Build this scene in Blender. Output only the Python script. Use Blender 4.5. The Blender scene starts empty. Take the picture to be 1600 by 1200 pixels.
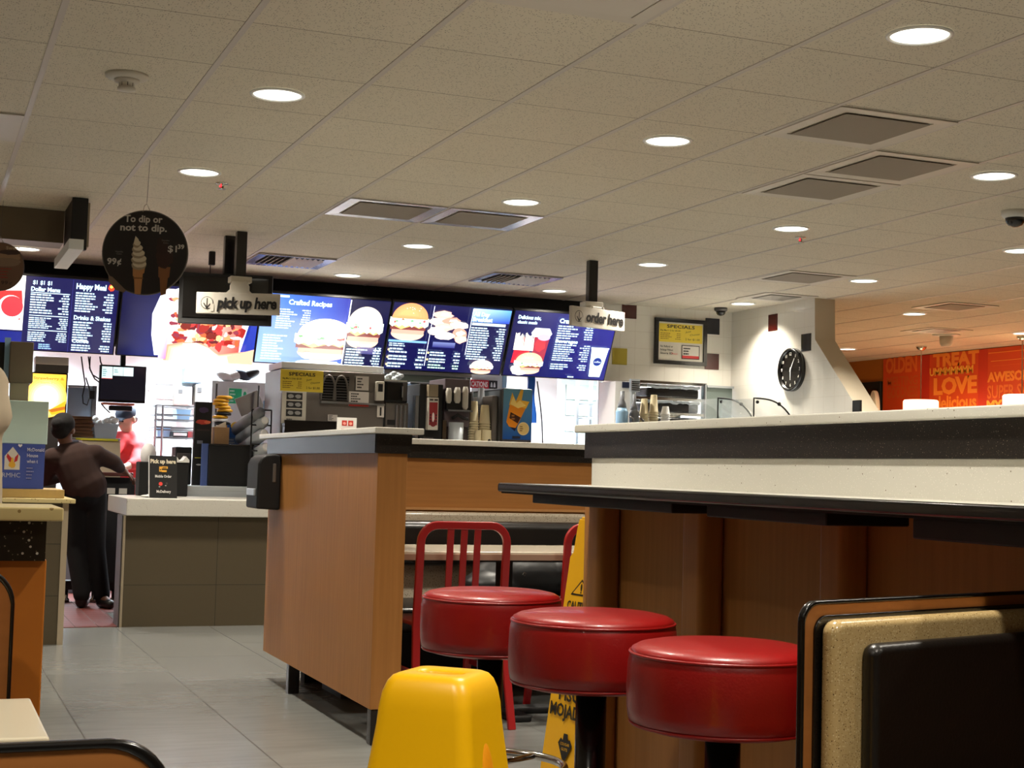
import bpy, bmesh, math, random
from mathutils import Vector, Matrix, Euler
import numpy as np
random.seed(7)
D = bpy.data
SC = bpy.context.scene
COL = SC.collection
PI = math.pi

# ------------------------------------------------------------------ camera
FPX, YAW, PITCH, ROLL, EYE = 2320.4, 0.3815959, 0.0597231, 0.0268157, 1.10
CEIL = EYE + 1.5411
_F = Vector((math.sin(YAW)*math.cos(PITCH), math.cos(YAW)*math.cos(PITCH), math.sin(PITCH)))
_r = Vector((math.cos(YAW), -math.sin(YAW), 0)); _u = _r.cross(_F)
_R = _r*math.cos(ROLL) + _u*math.sin(ROLL); _U = -_r*math.sin(ROLL) + _u*math.cos(ROLL)
CAMP = Vector((0, 0, EYE))
cd = D.cameras.new('camera'); cam = D.objects.new('camera', cd); COL.objects.link(cam)
cd.sensor_fit = 'HORIZONTAL'; cd.sensor_width = 36.0; cd.lens = FPX/1600*36.0
cd.clip_start = 0.05; cd.clip_end = 100
m = Matrix((_R, _U, -_F)).transposed().to_4x4(); m.translation = CAMP
cam.matrix_world = m
SC.camera = cam

# ------------------------------------------------------------------ world, exposure
w = D.worlds.new('world'); SC.world = w; w.use_nodes = True
w.node_tree.nodes['Background'].inputs[0].default_value = (0.02, 0.02, 0.03, 1)
w.node_tree.nodes['Background'].inputs[1].default_value = 0.3
SC.view_settings.view_transform = 'Standard'; SC.view_settings.look = 'None'
SC.view_settings.gamma = 1.0; SC.view_settings.use_curve_mapping = False
SC.view_settings.exposure = 0.2
LAMP_W, KITCHEN_W, WARM_W = 18.5, 165.0, 26.0      # watts of one downlight, one kitchen tube fitting, one warm dining lamp

def at(x, y, ax, v):
    """point of the room seen along picture point (x, y) on the plane ax = v"""
    d = _R*(x-800)/FPX - _U*(y-600)/FPX + _F
    i = 'XYZ'.index(ax)
    return CAMP + d*((v-CAMP[i])/d[i])

def rgb(r, g, b):
    f = lambda c: (c/255/12.92) if c/255 <= 0.04045 else ((c/255+0.055)/1.055)**2.4
    return (f(r), f(g), f(b), 1.0)

# ------------------------------------------------------------------ materials
def newmat(name):
    m = D.materials.new(name); m.use_nodes = True
    nt = m.node_tree
    return m, nt, nt.nodes['Principled BSDF']

def mat(name, col, rough=0.5, metal=0.0, coat=0.0, bump=0.0, bscale=60, var=0.0, emit=None, es=1.0, alpha=None, trans=0.0):
    m, nt, b = newmat(name)
    c = rgb(*col)
    b.inputs['Base Color'].default_value = c
    b.inputs['Roughness'].default_value = rough
    b.inputs['Metallic'].default_value = metal
    b.inputs['Coat Weight'].default_value = coat
    b.inputs['Transmission Weight'].default_value = trans
    if alpha is not None: b.inputs['Alpha'].default_value = alpha
    tc = nt.nodes.new('ShaderNodeTexCoord'); n = nt.nodes.new('ShaderNodeTexNoise')
    n.inputs['Scale'].default_value = bscale; n.inputs['Detail'].default_value = 3
    nt.links.new(tc.outputs['Object'], n.inputs['Vector'])
    if var > 0:
        mx = nt.nodes.new('ShaderNodeMix'); mx.data_type = 'RGBA'
        mx.inputs[6].default_value = tuple(v*(1-var) for v in c[:3])+(1,)
        mx.inputs[7].default_value = tuple(min(1, v*(1+var)) for v in c[:3])+(1,)
        nt.links.new(n.outputs['Fac'], mx.inputs[0]); nt.links.new(mx.outputs[2], b.inputs['Base Color'])
    if bump > 0:
        bp = nt.nodes.new('ShaderNodeBump'); bp.inputs['Strength'].default_value = bump
        bp.inputs['Distance'].default_value = 0.003
        nt.links.new(n.outputs['Fac'], bp.inputs['Height']); nt.links.new(bp.outputs[0], b.inputs['Normal'])
    if emit:
        b.inputs['Emission Color'].default_value = rgb(*emit); b.inputs['Emission Strength'].default_value = es
    return m

def mathn(nt, op, a, b=None, c=None):
    n = nt.nodes.new('ShaderNodeMath'); n.operation = op
    for i, v in enumerate((a, b, c)):
        if v is None: continue
        if isinstance(v, (int, float)): n.inputs[i].default_value = v
        else: nt.links.new(v, n.inputs[i])
    return n.outputs[0]

def mixc(nt, fac, a, b):
    n = nt.nodes.new('ShaderNodeMix'); n.data_type = 'RGBA'
    for s, v in ((0, fac), (6, a), (7, b)):
        if isinstance(v, (int, float)): n.inputs[s].default_value = v
        elif isinstance(v, tuple): n.inputs[s].default_value = v
        else: nt.links.new(v, n.inputs[s])
    return n.outputs[2]

def speck(name, base, specks, scale=90, thr=0.16, rough=0.35, coat=0.0):
    """solid surface with coloured chips"""
    m, nt, b = newmat(name)
    tc = nt.nodes.new('ShaderNodeTexCoord')
    col = rgb(*base)
    for i, (sc, c, t, keep) in enumerate(specks):
        v = nt.nodes.new('ShaderNodeTexVoronoi'); v.inputs['Scale'].default_value = sc
        mp = nt.nodes.new('ShaderNodeMapping'); mp.inputs['Location'].default_value = (i*3.1, i*1.7, i)
        nt.links.new(tc.outputs['Object'], mp.inputs[0]); nt.links.new(mp.outputs[0], v.inputs['Vector'])
        near = mathn(nt, 'LESS_THAN', v.outputs['Distance'], t)
        sp = nt.nodes.new('ShaderNodeSeparateColor'); nt.links.new(v.outputs['Color'], sp.inputs[0])
        k = mathn(nt, 'LESS_THAN', sp.outputs[0], keep)
        col = mixc(nt, mathn(nt, 'MULTIPLY', near, k), col, rgb(*c))
    nt.links.new(col, b.inputs['Base Color'])
    b.inputs['Roughness'].default_value = rough; b.inputs['Coat Weight'].default_value = coat
    return m

def woodmat(name, dark, light, axis='Z', rough=0.52):
    m, nt, b = newmat(name)
    tc = nt.nodes.new('ShaderNodeTexCoord'); mp = nt.nodes.new('ShaderNodeMapping')
    s = [38, 38, 38]; s['XYZ'.index(axis)] = 1.6
    mp.inputs['Scale'].default_value = s
    n = nt.nodes.new('ShaderNodeTexNoise'); n.inputs['Scale'].default_value = 1.5; n.inputs['Detail'].default_value = 6
    nt.links.new(tc.outputs['Object'], mp.inputs[0]); nt.links.new(mp.outputs[0], n.inputs['Vector'])
    n2 = nt.nodes.new('ShaderNodeTexNoise'); n2.inputs['Scale'].default_value = 3.0
    nt.links.new(tc.outputs['Object'], n2.inputs['Vector'])
    f = mathn(nt, 'ADD', mathn(nt, 'MULTIPLY', n.outputs['Fac'], 0.65), mathn(nt, 'MULTIPLY', n2.outputs['Fac'], 0.35))
    nt.links.new(mixc(nt, f, rgb(*dark), rgb(*light)), b.inputs['Base Color'])
    b.inputs['Roughness'].default_value = rough; b.inputs['Specular IOR Level'].default_value = 0.3
    b.inputs['Coat Roughness'].default_value = 0.3
    bp = nt.nodes.new('ShaderNodeBump'); bp.inputs['Strength'].default_value = 0.06
    nt.links.new(n.outputs['Fac'], bp.inputs['Height']); nt.links.new(bp.outputs[0], b.inputs['Normal'])
    return m

def gridmat(name, col, joint, u, v, su, sv, ou=0, ov=0, jw=0.004, rough=0.4, var=0.1, noise=None, bump=True, stagger=0.0, jrough=None, cells=0.0, streak=None):
    """tiles: u, v axes 0..2, sizes su sv, offsets, joint half width"""
    m, nt, b = newmat(name)
    g = nt.nodes.new('ShaderNodeNewGeometry'); sp = nt.nodes.new('ShaderNodeSeparateXYZ')
    nt.links.new(g.outputs['Position'], sp.inputs[0])
    U = mathn(nt, 'DIVIDE', mathn(nt, 'SUBTRACT', sp.outputs[u], ou), su)
    V = mathn(nt, 'DIVIDE', mathn(nt, 'SUBTRACT', sp.outputs[v], ov), sv)
    if stagger:
        V = mathn(nt, 'ADD', V, mathn(nt, 'MULTIPLY', mathn(nt, 'FLOOR', U), stagger))
    def edge(t, size):
        fr = mathn(nt, 'FRACT', t)
        d = mathn(nt, 'MULTIPLY', mathn(nt, 'MINIMUM', fr, mathn(nt, 'SUBTRACT', 1.0, fr)), size)
        return mathn(nt, 'LESS_THAN', d, jw)
    j = mathn(nt, 'MAXIMUM', edge(U, su), edge(V, sv))
    cb = nt.nodes.new('ShaderNodeCombineXYZ')
    nt.links.new(mathn(nt, 'FLOOR', U), cb.inputs[0]); nt.links.new(mathn(nt, 'FLOOR', V), cb.inputs[1])
    wn = nt.nodes.new('ShaderNodeTexWhiteNoise'); nt.links.new(cb.outputs[0], wn.inputs['Vector'])
    n = nt.nodes.new('ShaderNodeTexNoise'); n.inputs['Detail'].default_value = 5
    n.inputs['Scale'].default_value = 3.0
    mp = nt.nodes.new('ShaderNodeMapping'); mp.inputs['Scale'].default_value = streak or (1, 1, 1)
    nt.links.new(g.outputs['Position'], mp.inputs[0]); nt.links.new(mp.outputs[0], n.inputs['Vector'])
    f = mathn(nt, 'ADD', mathn(nt, 'MULTIPLY', mathn(nt, 'SUBTRACT', n.outputs['Fac'], 0.5), var*4), mathn(nt, 'MULTIPLY', wn.outputs['Value'], cells))
    f = mathn(nt, 'ADD', f, 0.5)
    c = rgb(*col)
    base = mixc(nt, f, tuple(x*(1-var) for x in c[:3])+(1,), tuple(min(1, x*(1+var)) for x in c[:3])+(1,))
    if noise:
        vn = nt.nodes.new('ShaderNodeTexVoronoi'); vn.inputs['Scale'].default_value = noise[0]
        nt.links.new(g.outputs['Position'], vn.inputs['Vector'])
        sc = nt.nodes.new('ShaderNodeSeparateColor'); nt.links.new(vn.outputs['Color'], sc.inputs[0])
        k = mathn(nt, 'MULTIPLY', mathn(nt, 'LESS_THAN', vn.outputs['Distance'], noise[1]), mathn(nt, 'LESS_THAN', sc.outputs[0], noise[2]))
        base = mixc(nt, mathn(nt, 'MULTIPLY', k, noise[3]), base, rgb(40, 32, 24))
    col2 = mixc(nt, j, base, rgb(*joint))
    nt.links.new(col2, b.inputs['Base Color'])
    nt.links.new(mathn(nt, 'ADD', mathn(nt, 'MULTIPLY', j, (jrough or 0.8)-rough), rough), b.inputs['Roughness'])
    if bump:
        bp = nt.nodes.new('ShaderNodeBump'); bp.inputs['Strength'].default_value = 0.4; bp.inputs['Distance'].default_value = 0.002
        bp.invert = True
        nt.links.new(j, bp.inputs['Height']); nt.links.new(bp.outputs[0], b.inputs['Normal'])
    return m

M = {}
M['wood'] = woodmat('honey_wood', (138, 90, 42), (186, 128, 68))
M['wood_x'] = woodmat('honey_wood_lengthwise', (138, 90, 42), (186, 128, 68), 'X')
M['wood_red'] = woodmat('booth_wood', (140, 86, 40), (178, 114, 56), 'X')
M['wood_edge'] = mat('wood_edge_band', (190, 140, 85), 0.5, var=.1)
M['quartz'] = speck('speckled_quartz', (208, 206, 196), [(48, (96, 80, 58), .075, .6), (190, (150, 138, 112), .18, .3), (62, (104, 92, 70), .10, .35), (210, (232, 228, 220), .22, .3)], rough=0.3)
M['quartz_cream'] = speck('cream_quartz', (214, 196, 140), [(60, (150, 125, 75), .22, .4), (40, (70, 58, 40), .14, .35)], rough=0.3)
M['black_speck'] = speck('black_speckled_stone', (24, 20, 17), [(200, (120, 108, 88), .17, .30), (130, (170, 160, 140), .11, .22), (240, (46, 38, 32), .3, .5)], rough=0.35)
M['band_coarse'] = speck('coarse_speckled_stone', (22, 17, 14), [(90, (200, 195, 185), .2, .4), (140, (130, 120, 105), .2, .5)], rough=0.3)
M['shell'] = speck('speckled_beige_shell', (192, 166, 116), [(320, (150, 120, 74), .3, .5), (200, (96, 70, 44), .2, .35), (260, (216, 196, 150), .3, .5)], rough=0.22, coat=.4)
M['shell_grey'] = speck('speckled_grey_shell', (190, 178, 158), [(160, (120, 105, 85), .3, .5), (90, (80, 68, 52), .2, .35)], rough=0.25, coat=.3)
M['red_vinyl'] = mat('red_vinyl', (142, 14, 13), 0.36, bump=.10, bscale=240, coat=.2)
M['red_metal'] = mat('red_painted_metal', (158, 24, 26), 0.35, coat=.2)
M['black_leather'] = mat('black_vinyl', (22, 17, 14), 0.33, bump=.15, bscale=180, coat=.1)
M['black_gloss'] = mat('black_gloss_edge', (12, 10, 10), 0.25, coat=.2)
M['black'] = mat('black_plastic', (12, 12, 13), 0.6)
M['black_matt'] = mat('matt_black', (10, 10, 12), 0.8)
M['grey_gloss'] = mat('blue_grey_laminate', (34, 37, 40), 0.4, coat=.1)
M['yellow'] = mat('yellow_plastic', (255, 194, 5), 0.36, bump=.04, bscale=30)
M['yellow_sign'] = mat('yellow_sign_plastic', (226, 168, 14), 0.45)
M['chrome'] = mat('chrome', (200, 196, 188), 0.14, 1.0)
M['steel'] = mat('brushed_steel', (170, 176, 182), 0.3, 1.0, bump=.05, bscale=90)
M['steel_dark'] = mat('dark_steel', (98, 96, 96), 0.4, .85)
M['steel_pale'] = mat('pale_steel', (196, 204, 210), 0.4, .5)  # paler and less metallic than the brushed steel
M['grey_appliance'] = mat('grey_appliance_panel', (112, 106, 100), 0.45, .3, var=.05)
M['white'] = mat('white_plastic', (228, 228, 224), 0.4)
M['white_paint'] = mat('white_paint', (226, 230, 232), 0.6, var=.03, bscale=2)
M['offwhite'] = mat('off_white_enamel', (205, 200, 188), 0.5)
M['beige'] = mat('beige_enamel', (150, 136, 112), 0.55)
M['beige_dark'] = mat('taupe_laminate', (112, 98, 78), 0.6)
M['paint_wall'] = mat('tan_wall_paint', (196, 184, 162), 0.8, var=.05, bscale=2)
M['paint_brown'] = mat('ochre_wall_paint', (168, 100, 22), 0.7, var=.05, bscale=2)
M['cardboard'] = mat('cardboard', (160, 126, 88), 0.8, var=.1)
M['tray_brown'] = mat('brown_tray_plastic', (124, 88, 60), 0.5)
M['frost'] = mat('frosted_plastic', (196, 204, 210), 0.35, trans=.25)
M['acrylic'] = mat('pale_green_acrylic', (206, 230, 220), 0.25, emit=(170, 210, 195), es=0.0)
M['glass'] = mat('clear_glass', (235, 245, 245), 0.05, alpha=.18)
M['blue_panel'] = mat('blue_plastic', (28, 92, 190), 0.4)
M['light_blue'] = mat('pale_blue_steel', (150, 190, 222), 0.4, .2)
M['cup_paper'] = mat('cup_paper', (222, 208, 168), 0.6)
M['cup_grey'] = mat('grey_cup_plastic', (120, 124, 130), 0.45)
M['cup_white'] = mat('white_cup', (232, 232, 230), 0.5)
M['skin_dark'] = mat('skin_brown', (112, 72, 52), 0.5)
M['skin_light'] = mat('skin_light', (206, 160, 136), 0.5)
M['hair'] = mat('black_hair', (12, 9, 9), 0.9, bump=.6, bscale=120)
M['shirt_brown'] = mat('dark_brown_shirt', (50, 30, 23), 0.95, bump=.5, bscale=9, var=.15)
M['trousers'] = mat('black_trousers', (7, 7, 8), 1.0, bump=.3, bscale=10)
M['shirt_red'] = mat('coral_red_shirt', (226, 70, 72), 0.8, bump=.4, bscale=9)
M['cap'] = mat('slate_cap', (52, 60, 76), 0.8)
M['hoodie'] = mat('beige_sweatshirt', (190, 176, 152), 0.9, bump=.4, bscale=10)
M['shoe'] = mat('black_shoe', (12, 11, 12), 0.4)
M['bag'] = mat('black_nylon_bag', (14, 14, 16), 0.45, bump=.8, bscale=12)
M['lamp_lit'] = mat('lit_diffuser', (255, 250, 235), 0.5, emit=(255, 250, 235), es=4.0)
M['shade_lit'] = mat('lit_lamp_shade', (255, 240, 205), 0.5, emit=(255, 232, 180), es=2.4)
M['tube_lit'] = mat('lit_kitchen_tube_cover', (240, 250, 255), 0.5, emit=(225, 240, 255), es=5.0)
M['led_red'] = mat('red_indicator', (255, 30, 30), 0.4, emit=(255, 30, 40), es=6)
M['tile_red'] = mat('red_glazed_tile', (66, 14, 12), 0.25, coat=.3)
M['tile_blue'] = mat('navy_glazed_tile', (26, 28, 38), 0.25, coat=.3)
M['tile_yellow'] = mat('yellow_glazed_tile', (170, 152, 52), 0.3, coat=.2)
M['vent_plate'] = mat('perforated_plate', (142, 132, 118), 0.7, var=.15, bscale=500)
M['vent_frame'] = mat('bright_aluminium', (190, 186, 190), 0.25, .8)
M['vent_paint'] = mat('painted_vent_frame', (206, 198, 186), 0.5)
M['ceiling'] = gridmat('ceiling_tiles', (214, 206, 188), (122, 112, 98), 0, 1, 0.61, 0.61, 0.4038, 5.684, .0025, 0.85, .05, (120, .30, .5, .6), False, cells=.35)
M['tbar'] = mat('ceiling_grid_bar', (196, 188, 180), 0.5)
M['floor'] = gridmat('grey_floor_tiles', (112, 113, 110), (60, 57, 53), 0, 1, 0.62, 1.22, 0.067, 0.1, .0025, 0.25, .24, None, True, .5, cells=.3, streak=(1.2, 6, 1))
M['quarry'] = gridmat('red_quarry_tiles', (98, 44, 36), (80, 50, 46), 0, 1, 0.15, 0.15, 0, 0, .004, 0.4, .2, None, True, cells=.4)
M['tilewall_y'] = gridmat('white_wall_tiles_back', (222, 218, 208), (204, 198, 186), 0, 2, 0.152, 0.152, 5.85, 1.95, .0022, 0.22, .03)
M['tilewall_x'] = gridmat('white_wall_tiles_side', (222, 218, 208), (204, 198, 186), 1, 2, 0.152, 0.152, 12.0, 1.95, .0022, 0.18, .03)
M['olive_tile'] = gridmat('olive_grey_counter_tiles', (82, 72, 52), (52, 46, 36), 0, 2, 0.62, 0.60, 0.108, 0.28, .002, 0.5, .08, streak=(1, 1, 4))
M['olive_tile2'] = gridmat('olive_grey_counter_tiles_small', (82, 72, 52), (52, 46, 36), 0, 2, 0.62, 0.31, 0.5, 0.29, .002, 0.5, .08, streak=(1, 1, 4))
M['black_bracket'] = mat('black_bracket', (9, 9, 9), 0.6)
_vc = {}
def vcmat(kind, es=1.0, rough=0.5):
    """printed (paper) or lit (screen) picture whose inks are stored per face"""
    key = (kind, es, rough)
    if key in _vc: return _vc[key]
    m, nt, b = newmat('print_'+kind if kind == 'paper' else 'lit_'+kind)
    a = nt.nodes.new('ShaderNodeVertexColor'); a.layer_name = 'Col'
    if kind == 'paper':
        nt.links.new(a.outputs[0], b.inputs['Base Color'])
    else:
        b.inputs['Base Color'].default_value = (.01, .01, .01, 1)
        nt.links.new(a.outputs[0], b.inputs['Emission Color']); b.inputs['Emission Strength'].default_value = es
    b.inputs['Roughness'].default_value = rough
    _vc[key] = m
    return m

# ------------------------------------------------------------------ mesh building
class MB:
    def __init__(s): s.bm = bmesh.new(); s.mi = 0
    def _f(s, vs):
        try:
            f = s.bm.faces.new(vs); f.material_index = s.mi; return f
        except ValueError: return None
    def box(s, x0, x1, y0, y1, z0, z1, mtx=None):
        P = [(x0,y0,z0),(x1,y0,z0),(x1,y1,z0),(x0,y1,z0),(x0,y0,z1),(x1,y0,z1),(x1,y1,z1),(x0,y1,z1)]
        if mtx: P = [mtx @ Vector(p) for p in P]
        v = [s.bm.verts.new(p) for p in P]
        for q in ((0,3,2,1),(4,5,6,7),(0,1,5,4),(1,2,6,5),(2,3,7,6),(3,0,4,7)): s._f([v[i] for i in q])
        return s
    def rings(s, rings, cap=True, closed=False):
        R = [[s.bm.verts.new(p) for p in r] for r in rings]
        n = len(R[0]); k = len(R)
        for i in range(k if closed else k-1):
            a, b = R[i], R[(i+1) % k]
            for j in range(n): s._f([a[j], a[(j+1)%n], b[(j+1)%n], b[j]])
        if cap and not closed:
            s._f(R[0][::-1]); s._f(R[-1])
        return s
    def lathe(s, c, prof, n=32, axis='Z', cap=True):
        rr = []
        for r, h in prof:
            ring = []
            for i in range(n):
                a = 2*PI*i/n; p = (r*math.cos(a), r*math.sin(a), h)
                if axis == 'Y': p = (p[0], -p[2], p[1])
                if axis == 'X': p = (p[2], p[0], p[1])
                ring.append((c[0]+p[0], c[1]+p[1], c[2]+p[2]))
            rr.append(ring)
        return s.rings(rr, cap)
    def cyl(s, p0, p1, r0, r1=None, n=16):
        return s.tube([p0, p1], [r0, r0 if r1 is None else r1], n)
    def tube(s, pts, rad, n=10, closed=False):
        pts = [Vector(p) for p in pts]
        if not isinstance(rad, (list, tuple)): rad = [rad]*len(pts)
        rings = []; prev = None; k = len(pts)
        for i, p in enumerate(pts):
            if closed: t = pts[(i+1)%k]-pts[i-1]
            elif i == 0: t = pts[1]-pts[0]
            elif i == k-1: t = pts[-1]-pts[-2]
            else: t = (pts[i+1]-pts[i]).normalized()+(pts[i]-pts[i-1]).normalized()
            t.normalize()
            if prev is None:
                a = Vector((0,0,1)) if abs(t.z) < .9 else Vector((1,0,0))
                u = t.cross(a).normalized()
            else:
                u = (prev - t*prev.dot(t)).normalized()
            prev = u; v = t.cross(u)
            rings.append([p+u*rad[i]*math.cos(2*PI*j/n)+v*rad[i]*math.sin(2*PI*j/n) for j in range(n)])
        return s.rings(rings, True, closed)
    def prism(s, poly, axis, a, b):
        """poly of 2-D points extruded along axis from a to b"""
        def P(p, h):
            return {'X': (h, p[0], p[1]), 'Y': (p[0], h, p[1]), 'Z': (p[0], p[1], h)}[axis]
        A = [s.bm.verts.new(P(p, a)) for p in poly]; B = [s.bm.verts.new(P(p, b)) for p in poly]
        n = len(poly)
        for i in range(n): s._f([A[i], A[(i+1)%n], B[(i+1)%n], B[i]])
        s._f(A[::-1]); s._f(B)
        return s
    def ball(s, c, r, n=16, k=10, mtx=None):
        r = (r, r, r) if isinstance(r, (int, float)) else r
        rr = []
        for i in range(k+1):
            a = PI*(0.02+0.96*i/k)
            rr.append([Vector((r[0]*math.sin(a)*math.cos(2*PI*j/n), r[1]*math.sin(a)*math.sin(2*PI*j/n), -r[2]*math.cos(a))) for j in range(n)])
        rr = [[(mtx @ p if mtx else p)+Vector(c) for p in r_] for r_ in rr]
        return s.rings(rr)
    def cap(s, p0, p1, r0, r1, n=14):
        """tapered limb with round ends"""
        p0, p1 = Vector(p0), Vector(p1); d = (p1-p0); L = d.length; t = d/L
        pts, rad = [], []
        for i in range(5):
            a = PI/2*(1-i/4); pts.append(p0-t*r0*math.sin(a)); rad.append(max(r0*math.cos(a), r0*.05))
        for i in range(5):
            a = PI/2*i/4; pts.append(p1+t*r1*math.sin(a)); rad.append(max(r1*math.cos(a), r1*.05))
        return s.tube(pts, rad, n)
    def xform(s, mtx):
        bmesh.ops.transform(s.bm, matrix=mtx, verts=s.bm.verts); return s

BASE = {}        # world place of each object's origin
def tag(o, label=None, cat=None, group=None, kind=None):
    if label: o['label'] = label
    if cat: o['category'] = cat
    if group: o['group'] = group
    if kind: o['kind'] = kind
    return o
def thing(name, label, cat, loc, group=None):
    o = D.objects.new(name, None); o.empty_display_size = .1
    COL.objects.link(o); o.location = loc; BASE[o] = Vector(loc)
    return tag(o, label, cat, group)
def part(name, mb, mats, parent=None, bevel=0, seg=2, smooth=False, sub=0, label=None, origin=None):
    bm = mb.bm
    bmesh.ops.recalc_face_normals(bm, faces=bm.faces)
    if parent is not None: org = BASE[parent]
    elif origin is not None: org = Vector(origin)
    else:
        c = [v.co for v in bm.verts]
        org = Vector((sum(p.x for p in c)/len(c), sum(p.y for p in c)/len(c), min(p.z for p in c)))
    bmesh.ops.translate(bm, vec=-org, verts=bm.verts)
    me = D.meshes.new(name); bm.to_mesh(me); bm.free()
    for mm in (mats if isinstance(mats, (list, tuple)) else [mats]): me.materials.append(mm)
    o = D.objects.new(name, me); COL.objects.link(o)
    if parent is not None: o.parent = parent
    else: o.location = org
    BASE[o] = org
    if smooth:
        for p in me.polygons: p.use_smooth = True
    if bevel:
        b = o.modifiers.new('bevel', 'BEVEL'); b.width = bevel; b.segments = seg; b.limit_method = 'ANGLE'; b.angle_limit = math.radians(40)
        for p in me.polygons: p.use_smooth = True
        me_s = o.modifiers.new('wn', 'WEIGHTED_NORMAL'); me_s.keep_sharp = True
    if sub:
        sb = o.modifiers.new('sub', 'SUBSURF'); sb.levels = sub; sb.render_levels = sub
    if label: o['label'] = label
    return o
def single(name, mb, mats, label, cat, group=None, **k):
    return tag(part(name, mb, mats, None, **k), label, cat, group)
def struct(name, mb, mats, **k):
    return tag(part(name, mb, mats, None, **k), kind='structure')
def dup(o, off, label=None, group=None, parent=None, rotz=None):
    c = o.copy(); COL.objects.link(c)
    if parent is None:
        c.location = Vector(o.location)+Vector(off)
        if rotz is not None: c.rotation_euler = (0, 0, rotz)
        if label: c['label'] = label
        if group: c['group'] = group
        BASE[c] = BASE[o]+Vector(off)
    else: c.parent = parent
    for ch in [x for x in D.objects if x.parent == o]: dup(ch, (0,0,0), parent=c)
    return c
def remesh(mb, voxel=.01, smooth=4):
    """melt the limbs of a figure into one continuous skin"""
    bmesh.ops.recalc_face_normals(mb.bm, faces=mb.bm.faces)
    me = D.meshes.new('tmp'); mb.bm.to_mesh(me); mb.bm.free()
    o = D.objects.new('tmp', me); COL.objects.link(o)
    r = o.modifiers.new('r', 'REMESH'); r.mode = 'VOXEL'; r.voxel_size = voxel
    s_ = o.modifiers.new('s', 'SMOOTH'); s_.iterations = smooth; s_.factor = .5
    dg = bpy.context.evaluated_depsgraph_get(); dg.update()
    out = D.meshes.new_from_object(o.evaluated_get(dg))
    D.objects.remove(o)
    n = MB(); n.bm.from_mesh(out)
    return n

# ------------------------------------------------------------------ drawing on flat things (signs, screens, posters)
_gl = {}
def glyphs(text, bold=0.0, space=1.0):
    k = (text, bold, space)
    if k in _gl: return _gl[k]
    cu = D.curves.new('t', 'FONT'); cu.body = text; cu.size = 1.0; cu.offset = bold; cu.resolution_u = 2; cu.fill_mode = 'FRONT'
    cu.space_character = space
    o = D.objects.new('t', cu); COL.objects.link(o)
    dg = bpy.context.evaluated_depsgraph_get(); dg.update()
    me = D.meshes.new_from_object(o.evaluated_get(dg))
    vs = [(v.co.x, v.co.y) for v in me.vertices]; fs = [tuple(p.vertices) for p in me.polygons]
    D.objects.remove(o); D.curves.remove(cu); D.meshes.remove(me)
    if not vs: vs = [(0, 0)]
    x0 = min(v[0] for v in vs); x1 = max(v[0] for v in vs)
    _gl[k] = ([(x-x0, y) for x, y in vs], fs, x1-x0)
    return _gl[k]

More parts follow.
